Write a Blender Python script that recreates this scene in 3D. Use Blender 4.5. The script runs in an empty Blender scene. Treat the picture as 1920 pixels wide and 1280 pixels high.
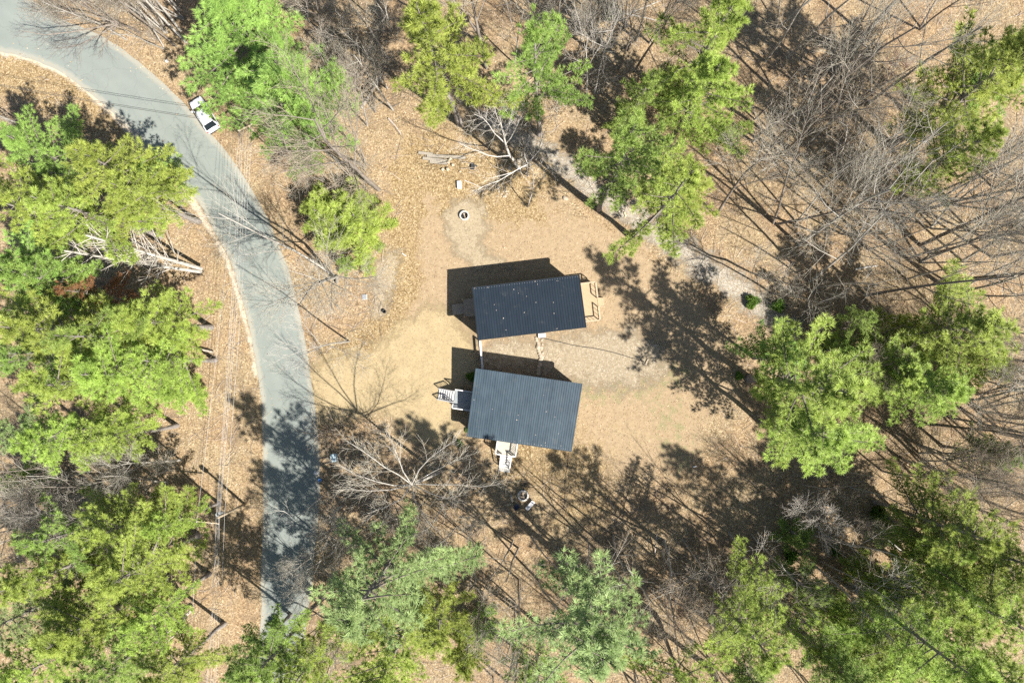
import bpy, bmesh, math, random
import numpy as np
from mathutils import Vector, Matrix

# ------------------------------------------------------------------ scene, camera, world, sun
S = bpy.context.scene
C = S.collection
CAM_H = 80.0            # drone height (m)
PPM = 16.0              # photo pixels per metre on the ground
NX, NY = 990.0, 690.0   # photo pixel straight below the drone

cam_d = bpy.data.cameras.new('camera')
cam = bpy.data.objects.new('camera', cam_d)
C.objects.link(cam)
cam.location = (0, 0, CAM_H)
cam_d.lens = 24.0
cam_d.sensor_width = 36.0
cam_d.shift_x = (960 - NX) / 1920.0
cam_d.shift_y = (NY - 640) / 1920.0
cam_d.clip_end = 4000
S.camera = cam

SUN_EL = math.radians(47)
TO_SUN = Vector((0.78 * math.cos(SUN_EL), -0.626 * math.cos(SUN_EL), math.sin(SUN_EL))).normalized()
world = bpy.data.worlds.new('World')
S.world = world
world.use_nodes = True
wn = world.node_tree.nodes
sky = wn.new('ShaderNodeTexSky')
sky.sky_type = 'NISHITA'
sky.sun_disc = False
sky.ozone_density = 3.0
sky.sun_elevation = SUN_EL
sky.sun_rotation = math.atan2(TO_SUN.x, TO_SUN.y)
wn['Background'].inputs['Strength'].default_value = 0.06
world.node_tree.links.new(sky.outputs[0], wn['Background'].inputs['Color'])

sun_d = bpy.data.lights.new('sun', 'SUN')
sun_d.energy = 5.0
sun_d.angle = math.radians(0.53)
sun_d.color = (1.0, 0.965, 0.92)
sun = bpy.data.objects.new('sun', sun_d)
C.objects.link(sun)
sun.location = TO_SUN * 100
sun.rotation_euler = (-TO_SUN).to_track_quat('-Z', 'Y').to_euler()

S.view_settings.view_transform = 'Standard'
S.view_settings.look = 'None'
S.view_settings.gamma = 1
S.view_settings.exposure = 1.3
S.view_settings.use_curve_mapping = False
S.cycles.max_bounces = 6
S.cycles.diffuse_bounces = 3
S.cycles.transparent_max_bounces = 8
S.cycles.use_denoising = False
S.cycles.use_adaptive_sampling = False


# ------------------------------------------------------------------ helpers
def W(px, py, z=0.0):
    """world point at height z seen at photo pixel (px, py)"""
    k = (1 - z / CAM_H) / PPM
    return Vector(((px - NX) * k, (NY - py) * k, z))


def lin(r, g, b):
    f = lambda c: ((c / 255 + 0.055) / 1.055) ** 2.4 if c > 10 else c / 255 / 12.92
    return (f(r), f(g), f(b), 1)


class MB:
    def __init__(self):
        self.v = []; self.f = []; self.c = []; self.col = None

    def add(self, verts, faces):
        o = len(self.v)
        self.v += [tuple(p) for p in verts]
        self.f += [tuple(i + o for i in fc) for fc in faces]
        if self.col is not None:
            self.c += [self.col] * len(verts)
        return self

    def box(self, c, s, rz=0.0, rx=0.0, ry=0.0):
        m = Matrix.Translation(c) @ Matrix.Rotation(rz, 4, 'Z') @ Matrix.Rotation(ry, 4, 'Y') @ Matrix.Rotation(rx, 4, 'X')
        hx, hy, hz = s[0] / 2, s[1] / 2, s[2] / 2
        pts = [m @ Vector(p) for p in ((-hx, -hy, -hz), (hx, -hy, -hz), (hx, hy, -hz), (-hx, hy, -hz),
                                       (-hx, -hy, hz), (hx, -hy, hz), (hx, hy, hz), (-hx, hy, hz))]
        return self.add(pts, [(3, 2, 1, 0), (4, 5, 6, 7), (0, 1, 5, 4), (1, 2, 6, 5), (2, 3, 7, 6), (3, 0, 4, 7)])

    def beam(self, a, b, w, h):
        a = Vector(a); b = Vector(b)
        d = (b - a)
        L = d.length
        d.normalize()
        side = d.cross(Vector((0, 0, 1)))
        if side.length < 1e-4:
            side = Vector((1, 0, 0))
        side.normalize()
        up = side.cross(d).normalized()
        pts = []
        for p in (a, b):
            for sx, sz in ((-1, -1), (1, -1), (1, 1), (-1, 1)):
                pts.append(p + side * (sx * w / 2) + up * (sz * h / 2))
        return self.add(pts, [(0, 1, 2, 3), (7, 6, 5, 4), (0, 4, 5, 1), (1, 5, 6, 2), (2, 6, 7, 3), (3, 7, 4, 0)])

    def tube(self, pts, rad, n=6, cap=True):
        P = [Vector(p) for p in pts]
        k = len(P)
        if not hasattr(rad, '__len__'):
            rad = [rad] * k
        verts = []
        ref = None
        for i in range(k):
            d = P[min(i + 1, k - 1)] - P[max(i - 1, 0)]
            if d.length < 1e-6:
                d = Vector((0, 0, 1))
            d.normalize()
            if ref is None:
                ref = Vector((1, 0, 0)) if abs(d.x) < 0.8 else Vector((0, 1, 0))
            u = d.cross(ref)
            if u.length < 1e-3:
                ref = Vector((0, 1, 0)); u = d.cross(ref)
            u.normalize()
            w = u.cross(d)
            ref = -w if False else ref
            for j in range(n):
                a = 2 * math.pi * j / n
                verts.append(P[i] + (u * math.cos(a) + w * math.sin(a)) * rad[i])
        faces = []
        for i in range(k - 1):
            for j in range(n):
                a = i * n + j; b = i * n + (j + 1) % n
                faces.append((a, a + n, b + n, b))
        if cap:
            faces.append(tuple(range(n)))
            faces.append(tuple((k - 1) * n + j for j in reversed(range(n))))
        return self.add(verts, faces)

    def ring(self, c, r0, r1, z0, z1, n=28):
        v = []
        for i in range(n):
            a = 2 * math.pi * i / n
            for r, z in ((r1, z0), (r1, z1), (r0, z1), (r0, z0)):
                v.append((c[0] + r * math.cos(a), c[1] + r * math.sin(a), c[2] + z))
        f = []
        for i in range(n):
            a = i * 4; b = ((i + 1) % n) * 4
            for j in range(4):
                f.append((a + j, b + j, b + (j + 1) % 4, a + (j + 1) % 4))
        return self.add(v, f)

    def build(self, name, mat, parent=None, smooth=False):
        me = bpy.data.meshes.new(name)
        me.from_pydata(self.v, [], self.f)
        if mat is not None:
            me.materials.append(mat)
        if self.col is not None:
            at = me.color_attributes.new('col', 'FLOAT_COLOR', 'POINT')
            at.data.foreach_set('color', np.array(self.c, np.float32).ravel())
        if smooth:
            me.polygons.foreach_set('use_smooth', [True] * len(me.polygons))
        me.update()
        o = bpy.data.objects.new(name, me)
        C.objects.link(o)
        if parent:
            o.parent = parent
        return o


def np_mesh(name, verts, faces, mat, cols=None, smooth=False):
    """fast mesh from numpy arrays: verts (n,3), faces (m,k)"""
    me = bpy.data.meshes.new(name)
    n, (m, k) = len(verts), faces.shape
    me.vertices.add(n)
    me.vertices.foreach_set('co', verts.astype(np.float32).ravel())
    me.loops.add(m * k)
    me.loops.foreach_set('vertex_index', faces.astype(np.int32).ravel())
    me.polygons.add(m)
    me.polygons.foreach_set('loop_start', np.arange(0, m * k, k, dtype=np.int32))
    if smooth:
        me.polygons.foreach_set('use_smooth', np.ones(m, bool))
    me.materials.append(mat)
    if cols is not None:
        at = me.color_attributes.new('col', 'FLOAT_COLOR', 'POINT')
        at.data.foreach_set('color', cols.astype(np.float32).ravel())
    me.update(calc_edges=True)
    return me


def link(name, me, parent=None):
    o = bpy.data.objects.new(name, me)
    C.objects.link(o)
    if parent:
        o.parent = parent
    return o


def tag(o, label=None, cat=None, group=None, kind=None):
    if label: o['label'] = label
    if cat: o['category'] = cat
    if group: o['group'] = group
    if kind: o['kind'] = kind
    return o


def empty(name, loc=(0, 0, 0), rz=0.0):
    o = bpy.data.objects.new(name, None)
    C.objects.link(o)
    o.location = loc
    o.rotation_euler = (0, 0, rz)
    o.empty_display_size = 0.3
    return o


# ------------------------------------------------------------------ materials
def new_mat(name):
    m = bpy.data.materials.new(name)
    m.use_nodes = True
    nt = m.node_tree
    return m, nt, nt.nodes['Principled BSDF']


def nd(nt, typ, **kw):
    n = nt.nodes.new(typ)
    for k, v in kw.items():
        if k in n.inputs:
            n.inputs[k].default_value = v
        else:
            setattr(n, k, v)
    return n


def ramp(nt, fac, stops):
    r = nt.nodes.new('ShaderNodeValToRGB')
    els = r.color_ramp.elements
    while len(els) < len(stops):
        els.new(0.5)
    for e, (p, c) in zip(els, stops):
        e.position = p
        e.color = c if len(c) == 4 else (*c, 1)
    nt.links.new(fac, r.inputs['Fac'])
    return r.outputs['Color']


def mixc(nt, fac, a, b, mode='MIX'):
    m = nt.nodes.new('ShaderNodeMix')
    m.data_type = 'RGBA'
    m.blend_type = mode
    for s, x in ((m.inputs['Factor'], fac), (m.inputs['A'], a), (m.inputs['B'], b)):
        if isinstance(x, bpy.types.NodeSocket):
            nt.links.new(x, s)
        elif isinstance(x, (int, float)):
            s.default_value = x
        else:
            s.default_value = x if len(x) == 4 else (*x, 1)
    return m.outputs['Result']


def math_n(nt, op, a, b=None, clamp=False):
    m = nt.nodes.new('ShaderNodeMath')
    m.operation = op
    m.use_clamp = clamp
    for s, x in ((m.inputs[0], a), (m.inputs[1], b)):
        if x is None:
            continue
        if isinstance(x, bpy.types.NodeSocket):
            nt.links.new(x, s)
        else:
            s.default_value = x
    return m.outputs[0]


def noise(nt, vec, scale, detail=3, rough=0.55):
    n = nd(nt, 'ShaderNodeTexNoise', Scale=scale, Detail=detail, Roughness=rough)
    nt.links.new(vec, n.inputs['Vector'])
    return n.outputs['Fac']


def simple_mat(name, col, rough=0.7, var=0.25, scale=6.0, metal=0.0, stretch=None, bump=0.0):
    m, nt, b = new_mat(name)
    tc = nd(nt, 'ShaderNodeTexCoord')
    vec = tc.outputs['Object']
    if stretch:
        mp = nd(nt, 'ShaderNodeMapping')
        mp.inputs['Scale'].default_value = stretch
        nt.links.new(vec, mp.inputs['Vector'])
        vec = mp.outputs['Vector']
    f = noise(nt, vec, scale, 5, 0.65)
    lo = tuple(c * (1 - var) for c in col[:3]); hi = tuple(min(1, c * (1 + var)) for c in col[:3])
    nt.links.new(ramp(nt, f, [(0.3, lo), (0.7, hi)]), b.inputs['Base Color'])
    b.inputs['Roughness'].default_value = rough
    b.inputs['Metallic'].default_value = metal
    if bump:
        bp = nd(nt, 'ShaderNodeBump', Strength=bump, Distance=0.02)
        nt.links.new(f, bp.inputs['Height'])
        nt.links.new(bp.outputs['Normal'], b.inputs['Normal'])
    return m


def foliage_mat(name, dark, light):
    m, nt, b = new_mat(name)
    at = nd(nt, 'ShaderNodeAttribute', attribute_name='col')
    oi = nd(nt, 'ShaderNodeObjectInfo')
    sep = nd(nt, 'ShaderNodeSeparateColor')
    nt.links.new(at.outputs['Color'], sep.inputs['Color'])
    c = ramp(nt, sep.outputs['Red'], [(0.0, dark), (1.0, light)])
    # a few brown dead needles
    c = mixc(nt, sep.outputs['Green'], c, (0.20, 0.10, 0.04))
    hs = nd(nt, 'ShaderNodeHueSaturation')
    nt.links.new(math_n(nt, 'ADD', math_n(nt, 'MULTIPLY', oi.outputs['Random'], 0.03), 0.485), hs.inputs['Hue'])
    nt.links.new(math_n(nt, 'ADD', math_n(nt, 'MULTIPLY', oi.outputs['Random'], 0.25), 0.88), hs.inputs['Value'])
    nt.links.new(c, hs.inputs['Color'])
    b.inputs['Roughness'].default_value = 0.55
    b.inputs['Specular IOR Level'].default_value = 0.35
    nt.links.new(hs.outputs['Color'], b.inputs['Base Color'])
    tr = nd(nt, 'ShaderNodeBsdfTranslucent')
    nt.links.new(hs.outputs['Color'], tr.inputs['Color'])
    mx = nd(nt, 'ShaderNodeMixShader', Fac=0.36)
    nt.links.new(b.outputs[0], mx.inputs[1])
    nt.links.new(tr.outputs[0], mx.inputs[2])
    nt.links.new(mx.outputs[0], nt.nodes['Material Output'].inputs['Surface'])
    return m


M = {}
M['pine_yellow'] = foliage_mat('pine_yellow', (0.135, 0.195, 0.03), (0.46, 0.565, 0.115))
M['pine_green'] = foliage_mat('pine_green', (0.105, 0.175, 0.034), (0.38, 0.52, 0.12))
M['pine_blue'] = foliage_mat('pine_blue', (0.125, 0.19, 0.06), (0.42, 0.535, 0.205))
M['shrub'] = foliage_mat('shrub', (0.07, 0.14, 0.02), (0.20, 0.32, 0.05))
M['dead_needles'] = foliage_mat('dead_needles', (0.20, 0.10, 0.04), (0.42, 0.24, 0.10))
M['pine_bark'] = simple_mat('pine_bark', (0.21, 0.185, 0.16), 0.9, 0.45, 5, stretch=(1, 1, 0.25), bump=0.6)
M['branch_bark'] = simple_mat('branch_bark', (0.15, 0.125, 0.10), 0.9, 0.35, 5)
M['grey_bark'] = simple_mat('grey_bark', (0.32, 0.295, 0.25), 0.9, 0.35, 4, stretch=(1, 1, 0.3))
M['brown_bark'] = simple_mat('brown_bark', (0.19, 0.16, 0.13), 0.9, 0.35, 4, stretch=(1, 1, 0.3))
M['twig'] = simple_mat('twig', (0.35, 0.315, 0.245), 0.85, 0.3, 2)
M['twig_brown'] = simple_mat('twig_brown', (0.29, 0.24, 0.175), 0.85, 0.3, 2)
M['dark_twig'] = simple_mat('dark_twig', (0.11, 0.095, 0.08), 0.85, 0.3, 2)
M['twig_red'] = simple_mat('twig_red', (0.24, 0.12, 0.10), 0.85, 0.3, 2)
M['birch'] = simple_mat('birch', (0.50, 0.465, 0.41), 0.75, 0.25, 3, stretch=(1, 1, 3))
M['birch_twig'] = simple_mat('birch_twig', (0.42, 0.38, 0.32), 0.8, 0.25, 3)
M['white_wood'] = simple_mat('white_wood', (0.52, 0.50, 0.465), 0.6, 0.12, 9)
M['grey_deck'] = simple_mat('grey_deck', (0.24, 0.26, 0.26), 0.7, 0.2, 7, stretch=(6, 1, 1))
M['brown_deck'] = simple_mat('brown_deck', (0.34, 0.27, 0.19), 0.7, 0.2, 7, stretch=(6, 1, 1))
M['pale_deck'] = simple_mat('pale_deck', (0.42, 0.38, 0.30), 0.7, 0.2, 7, stretch=(1, 5, 1))
M['new_deck'] = simple_mat('new_deck', (0.37, 0.27, 0.155), 0.65, 0.25, 7, stretch=(1, 6, 1))
M['tan_wood'] = simple_mat('tan_wood', (0.37, 0.29, 0.185), 0.65, 0.2, 7)
M['siding'] = simple_mat('siding', (0.22, 0.20, 0.17), 0.75, 0.2, 6, stretch=(1, 1, 8))
M['stone'] = simple_mat('stone', (0.33, 0.27, 0.195), 0.85, 0.35, 5, bump=0.4)
M['white_stone'] = simple_mat('white_stone', (0.55, 0.53, 0.51), 0.8, 0.12, 8)
M['concrete'] = simple_mat('concrete', (0.42, 0.40, 0.355), 0.85, 0.15, 8, bump=0.2)
M['charcoal'] = simple_mat('charcoal', (0.02, 0.018, 0.016), 0.95, 0.5, 9)
M['ash'] = simple_mat('ash', (0.16, 0.13, 0.10), 0.95, 0.6, 12)
M['weathered'] = simple_mat('weathered', (0.27, 0.235, 0.18), 0.85, 0.35, 6, stretch=(1, 6, 1), bump=0.4)
M['cut_wood'] = simple_mat('cut_wood', (0.43, 0.345, 0.23), 0.8, 0.2, 8)
M['dead_wood'] = simple_mat('dead_wood', (0.36, 0.30, 0.24), 0.9, 0.35, 4)
M['black_metal'] = simple_mat('black_metal', (0.02, 0.022, 0.024), 0.45, 0.2, 8)
M['black_rubber'] = simple_mat('black_rubber', (0.025, 0.025, 0.025), 0.8, 0.2, 8)
M['steel'] = simple_mat('steel', (0.45, 0.46, 0.47), 0.4, 0.15, 8, metal=0.6)
M['wire'] = simple_mat('wire', (0.42, 0.40, 0.37), 0.5, 0.1, 3)
M['wire_dark'] = simple_mat('wire_dark', (0.05, 0.05, 0.05), 0.5, 0.1, 3)
M['pole_wood'] = simple_mat('pole_wood', (0.30, 0.24, 0.16), 0.85, 0.3, 5, stretch=(1, 1, 0.2))
M['pale_green'] = simple_mat('pale_green', (0.46, 0.58, 0.60), 0.5, 0.08, 5)
M['blue_plastic'] = simple_mat('blue_plastic', (0.12, 0.25, 0.50), 0.45, 0.1, 5)
M['dark_fabric'] = simple_mat('dark_fabric', (0.015, 0.022, 0.05), 0.7, 0.3, 9)
M['car_paint'], nt_, b_ = new_mat('car_paint')
b_.inputs['Base Color'].default_value = (0.74, 0.74, 0.74, 1)
b_.inputs['Roughness'].default_value = 0.3
b_.inputs['Coat Weight'].default_value = 0.6
b_.inputs['Coat Roughness'].default_value = 0.05
M['car_glass'], nt_, b_ = new_mat('car_glass')
b_.inputs['Base Color'].default_value = (0.012, 0.016, 0.018, 1)
b_.inputs['Roughness'].default_value = 0.12
b_.inputs['Specular IOR Level'].default_value = 0.2
M['lamp_red'] = simple_mat('lamp_red', (0.35, 0.02, 0.02), 0.25, 0.1, 5)
M['lamp_clear'] = simple_mat('lamp_clear', (0.6, 0.62, 0.65), 0.15, 0.1, 5)
M['window_glass'], nt_, b_ = new_mat('window_glass')
b_.inputs['Base Color'].default_value = (0.03, 0.04, 0.05, 1)
b_.inputs['Roughness'].default_value = 0.05


def roof_mat(name, lo, hi):
    m, nt, b = new_mat(name)
    tc = nd(nt, 'ShaderNodeTexCoord')
    mp = nd(nt, 'ShaderNodeMapping')
    mp.inputs['Scale'].default_value = (2.4, 0.12, 1)
    nt.links.new(tc.outputs['Object'], mp.inputs['Vector'])
    f1 = noise(nt, mp.outputs['Vector'], 1.6, 4, 0.7)
    f2 = noise(nt, tc.outputs['Object'], 0.5, 4, 0.6)
    f3 = noise(nt, tc.outputs['Object'], 30, 2, 0.6)
    f = math_n(nt, 'ADD', math_n(nt, 'MULTIPLY', f1, 0.5), math_n(nt, 'MULTIPLY', f2, 0.35))
    f = math_n(nt, 'ADD', f, math_n(nt, 'MULTIPLY', f3, 0.15))
    cc = ramp(nt, f, [(0.34, lo), (0.66, hi)])
    dirt = noise(nt, tc.outputs['Object'], 0.9, 6, 0.8)
    cc = mixc(nt, ramp(nt, dirt, [(0.56, (0, 0, 0)), (0.72, (0.35, 0.35, 0.35))]), cc, (0.10, 0.095, 0.08))
    nt.links.new(cc, b.inputs['Base Color'])
    b.inputs['Roughness'].default_value = 0.42
    b.inputs['Metallic'].default_value = 0.0
    b.inputs['Specular IOR Level'].default_value = 0.35
    return m


M['roof_shaded_tone'] = roof_mat('roof_shaded_tone', (0.013, 0.020, 0.028), (0.022, 0.031, 0.041))  # one roofing metal; slope turned from the sun is darkened in its colour
M['roof_sunlit_tone'] = roof_mat('roof_sunlit_tone', (0.020, 0.034, 0.046), (0.052, 0.076, 0.092))  # same metal, colour lightened for the slope that faces the sun


def ground_mat():
    m, nt, b = new_mat('leaf_litter_ground')
    tc = nd(nt, 'ShaderNodeTexCoord')
    v = tc.outputs['Object']
    att = nd(nt, 'ShaderNodeAttribute', attribute_name='col')
    sep = nd(nt, 'ShaderNodeSeparateColor')
    nt.links.new(att.outputs['Color'], sep.inputs['Color'])
    sand, gold, grass = sep.outputs['Red'], sep.outputs['Green'], sep.outputs['Blue']
    bare = att.outputs['Alpha']
    wob = nd(nt, 'ShaderNodeTexNoise', Scale=3.0, Detail=2.0)
    nt.links.new(v, wob.inputs['Vector'])
    vv = mixc(nt, 0.06, v, wob.outputs['Color'], 'LINEAR_LIGHT')
    vo = nd(nt, 'ShaderNodeTexVoronoi', Scale=8.5)
    nt.links.new(vv, vo.inputs['Vector'])
    sv = nd(nt, 'ShaderNodeSeparateColor')
    nt.links.new(vo.outputs['Color'], sv.inputs['Color'])
    n_big = noise(nt, v, 0.16, 4, 0.6)
    n_mid = noise(nt, v, 0.9, 4, 0.65)
    n_fine = noise(nt, v, 9.0, 3, 0.7)
    leaf = ramp(nt, sv.outputs['Red'], [(0.0, (0.125, 0.087, 0.049)), (0.3, (0.225, 0.164, 0.090)),
                                        (0.75, (0.295, 0.220, 0.124)), (0.94, (0.36, 0.280, 0.168)), (1.0, (0.46, 0.375, 0.245))])
    # redder / greyer patches of litter
    leaf = mixc(nt, ramp(nt, n_big, [(0.42, (0, 0, 0)), (0.62, (1, 1, 1))]), leaf, (1.04, 0.95, 0.92), 'MULTIPLY')
    leaf = mixc(nt, ramp(nt, n_mid, [(0.50, (0, 0, 0)), (0.72, (0.6, 0.6, 0.6))]), leaf, (0.235, 0.18, 0.12))
    # damp, matted litter and bare humus in hollows
    hum = noise(nt, v, 0.33, 6, 0.75)
    leaf = mixc(nt, ramp(nt, hum, [(0.52, (0, 0, 0)), (0.66, (0.75, 0.75, 0.75))]), leaf, (0.135, 0.098, 0.062))
    goldc = ramp(nt, sv.outputs['Green'], [(0.0, (0.12, 0.078, 0.034)), (0.4, (0.225, 0.157, 0.078)), (0.85, (0.305, 0.225, 0.12)), (1.0, (0.42, 0.335, 0.20))])
    sandc = ramp(nt, noise(nt, v, 0.5, 5, 0.7), [(0.35, (0.275, 0.208, 0.11)), (0.65, (0.35, 0.275, 0.155))])
    sandc = mixc(nt, ramp(nt, n_fine, [(0.45, (0, 0, 0)), (0.75, (0.5, 0.5, 0.5))]), sandc, (0.30, 0.225, 0.13))
    dirt = ramp(nt, noise(nt, v, 1.6, 5, 0.75), [(0.3, (0.235, 0.17, 0.10)), (0.7, (0.335, 0.25, 0.152))])
    spk = ramp(nt, sv.outputs['Blue'], [(0.78, (0, 0, 0)), (0.95, (0.75, 0.75, 0.75))])
    dirt = mixc(nt, spk, dirt, leaf)
    grassc = ramp(nt, n_fine, [(0.35, (0.13, 0.125, 0.055)), (0.65, (0.30, 0.25, 0.14))])
    nz = math_n(nt, 'SUBTRACT', noise(nt, v, 1.1, 5, 0.7), 0.5)

    def edge(mask, k=1.1):
        e = math_n(nt, 'ADD', mask, math_n(nt, 'MULTIPLY', nz, k))
        return ramp(nt, e, [(0.38, (0, 0, 0)), (0.62, (1, 1, 1))])
    c = mixc(nt, edge(bare), leaf, dirt)
    c = mixc(nt, edge(gold), c, goldc)
    c = mixc(nt, edge(grass, 1.6), c, grassc)
    c = mixc(nt, edge(sand), c, sandc)
    nt.links.new(c, b.inputs['Base Color'])
    b.inputs['Roughness'].default_value = 0.95
    b.inputs['Specular IOR Level'].default_value = 0.15
    bp = nd(nt, 'ShaderNodeBump', Strength=0.35, Distance=0.05)
    nt.links.new(sv.outputs['Red'], bp.inputs['Height'])
    nt.links.new(bp.outputs['Normal'], b.inputs['Normal'])
    return m


def patch_mat(name, stops, scale, feather=True, speck=None, rough=0.95):
    """sheet material; the col attribute's red holds the depth inside the outline (0 at the edge)"""
    m, nt, b = new_mat(name)
    tc = nd(nt, 'ShaderNodeTexCoord')
    v = tc.outputs['Object']
    f = noise(nt, v, scale, 6, 0.75)
    c = ramp(nt, f, stops)
    vo = nd(nt, 'ShaderNodeTexVoronoi', Scale=9.0)
    nt.links.new(v, vo.inputs['Vector'])
    sv = nd(nt, 'ShaderNodeSeparateColor')
    nt.links.new(vo.outputs['Color'], sv.inputs['Color'])
    if speck:
        c = mixc(nt, ramp(nt, sv.outputs['Green'], [(0.70, (0, 0, 0)), (0.95, (0.8, 0.8, 0.8))]), c, speck[0])
        c = mixc(nt, ramp(nt, sv.outputs['Red'], [(0.75, (0, 0, 0)), (0.95, (0.8, 0.8, 0.8))]), c, speck[1])
    nt.links.new(c, b.inputs['Base Color'])
    b.inputs['Roughness'].default_value = rough
    b.inputs['Specular IOR Level'].default_value = 0.2
    if feather:
        att = nd(nt, 'ShaderNodeAttribute', attribute_name='col')
        sep = nd(nt, 'ShaderNodeSeparateColor')
        nt.links.new(att.outputs['Color'], sep.inputs['Color'])
        n2 = noise(nt, v, 0.7, 6, 0.75)
        a = math_n(nt, 'ADD', sep.outputs['Red'], math_n(nt, 'MULTIPLY', math_n(nt, 'SUBTRACT', n2, 0.5), 2.2))
        al = ramp(nt, a, [(0.25, (0, 0, 0)), (0.75, (1, 1, 1))])
        tr = nd(nt, 'ShaderNodeBsdfTransparent')
        mx = nd(nt, 'ShaderNodeMixShader')
        nt.links.new(al, mx.inputs[0])
        nt.links.new(tr.outputs[0], mx.inputs[1])
        nt.links.new(b.outputs[0], mx.inputs[2])
        nt.links.new(mx.outputs[0], nt.nodes['Material Output'].inputs['Surface'])
    return m


def road_mat():
    m, nt, b = new_mat('old_asphalt')
    tc = nd(nt, 'ShaderNodeTexCoord')
    v = tc.outputs['Object']
    n1 = noise(nt, v, 0.25, 5, 0.65)
    n2 = noise(nt, v, 14.0, 3, 0.8)
    n3 = noise(nt, v, 1.3, 5, 0.7)
    c = ramp(nt, n1, [(0.3, (0.178, 0.197, 0.168)), (0.7, (0.212, 0.230, 0.196))])
    c = mixc(nt, ramp(nt, n2, [(0.35, (0.5, 0.5, 0.5)), (0.6, (0, 0, 0))]), c, (0.19, 0.205, 0.19))
    # hairline cracks
    vo = nd(nt, 'ShaderNodeTexVoronoi', Scale=0.35)
    vo.feature = 'DISTANCE_TO_EDGE'
    wob = nd(nt, 'ShaderNodeTexNoise', Scale=1.2, Detail=4.0)
    nt.links.new(v, wob.inputs['Vector'])
    nt.links.new(mixc(nt, 0.5, v, wob.outputs['Color'], 'LINEAR_LIGHT'), vo.inputs['Vector'])
    cr = ramp(nt, vo.outputs['Distance'], [(0.0, (0.6, 0.6, 0.6)), (0.014, (0, 0, 0))])
    c = mixc(nt, cr, c, (0.12, 0.13, 0.12))
    pt = ramp(nt, noise(nt, v, 0.09, 6, 0.8), [(0.50, (0, 0, 0)), (0.56, (0.35, 0.35, 0.35))])
    c = mixc(nt, pt, c, (0.175, 0.19, 0.175))
    oil = ramp(nt, noise(nt, v, 0.8, 6, 0.8), [(0.60, (0, 0, 0)), (0.72, (0.5, 0.5, 0.5))])
    c = mixc(nt, oil, c, (0.15, 0.16, 0.148))
    # dusty sand washed onto the edges
    att = nd(nt, 'ShaderNodeAttribute', attribute_name='col')
    sep = nd(nt, 'ShaderNodeSeparateColor')
    nt.links.new(att.outputs['Color'], sep.inputs['Color'])
    trk = math_n(nt, 'COSINE', math_n(nt, 'MULTIPLY', math_n(nt, 'ADD', sep.outputs['Green'], math_n(nt, 'MULTIPLY', n1, 0.05)), 25.13))
    c = mixc(nt, math_n(nt, 'MULTIPLY', math_n(nt, 'ADD', trk, 1.0), 0.11), c, (0.155, 0.168, 0.148))
    e = math_n(nt, 'ADD', sep.outputs['Red'], math_n(nt, 'MULTIPLY', math_n(nt, 'SUBTRACT', n3, 0.5), 0.55))
    c = mixc(nt, ramp(nt, e, [(0.30, (0.85, 0.85, 0.85)), (0.62, (0, 0, 0))]), c, (0.275, 0.262, 0.21))
    nt.links.new(c, b.inputs['Base Color'])
    b.inputs['Roughness'].default_value = 0.85
    b.inputs['Specular IOR Level'].default_value = 0.3
    bp = nd(nt, 'ShaderNodeBump', Strength=0.25, Distance=0.01)
    nt.links.new(n2, bp.inputs['Height'])
    nt.links.new(bp.outputs['Normal'], b.inputs['Normal'])
    return m


def attr_mat(name, rough=0.85, transl=0.0):
    m, nt, b = new_mat(name)
    att = nd(nt, 'ShaderNodeAttribute', attribute_name='col')
    nt.links.new(att.outputs['Color'], b.inputs['Base Color'])
    b.inputs['Roughness'].default_value = rough
    b.inputs['Specular IOR Level'].default_value = 0.2
    return m


M['ground'] = ground_mat()
M['road'] = road_mat()
M['shoulder'] = patch_mat('pale_shoulder', [(0.3, (0.36, 0.29, 0.20)), (0.7, (0.50, 0.43, 0.32))], 2.5)
M['driveway'] = patch_mat('yellow_sand', [(0.3, (0.265, 0.202, 0.11)), (0.7, (0.355, 0.28, 0.16))], 0.8,
                          speck=((0.36, 0.275, 0.14), (0.23, 0.17, 0.095)))
M['gravel'] = patch_mat('pale_gravel', [(0.3, (0.215, 0.168, 0.105)), (0.7, (0.30, 0.245, 0.165))], 2.2,
                        speck=((0.38, 0.325, 0.24), (0.18, 0.145, 0.095)))
M['pad_gravel'] = patch_mat('pad_gravel', [(0.3, (0.24, 0.188, 0.117)), (0.7, (0.32, 0.258, 0.168))], 3.0,
                            speck=((0.34, 0.285, 0.19), (0.19, 0.15, 0.095)))
M['path'] = patch_mat('path_gravel', [(0.3, (0.23, 0.20, 0.15)), (0.7, (0.34, 0.30, 0.235))], 2.5,
                      speck=((0.42, 0.385, 0.32), (0.20, 0.165, 0.12)))
M['leaf'] = attr_mat('dry_leaf')


# ------------------------------------------------------------------ 2-D fields on the ground
def vnoise(x, y, scale, seed=0):
    r = np.random.RandomState(seed)
    G = r.rand(64, 64)
    u = x * scale + 1000; v = y * scale + 1000
    i = np.floor(u).astype(int); j = np.floor(v).astype(int)
    fu = u - i; fv = v - j
    fu = fu * fu * (3 - 2 * fu); fv = fv * fv * (3 - 2 * fv)
    g = lambda a, b: G[a % 64, b % 64]
    return (g(i, j) * (1 - fu) + g(i + 1, j) * fu) * (1 - fv) + (g(i, j + 1) * (1 - fu) + g(i + 1, j + 1) * fu) * fv


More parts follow.
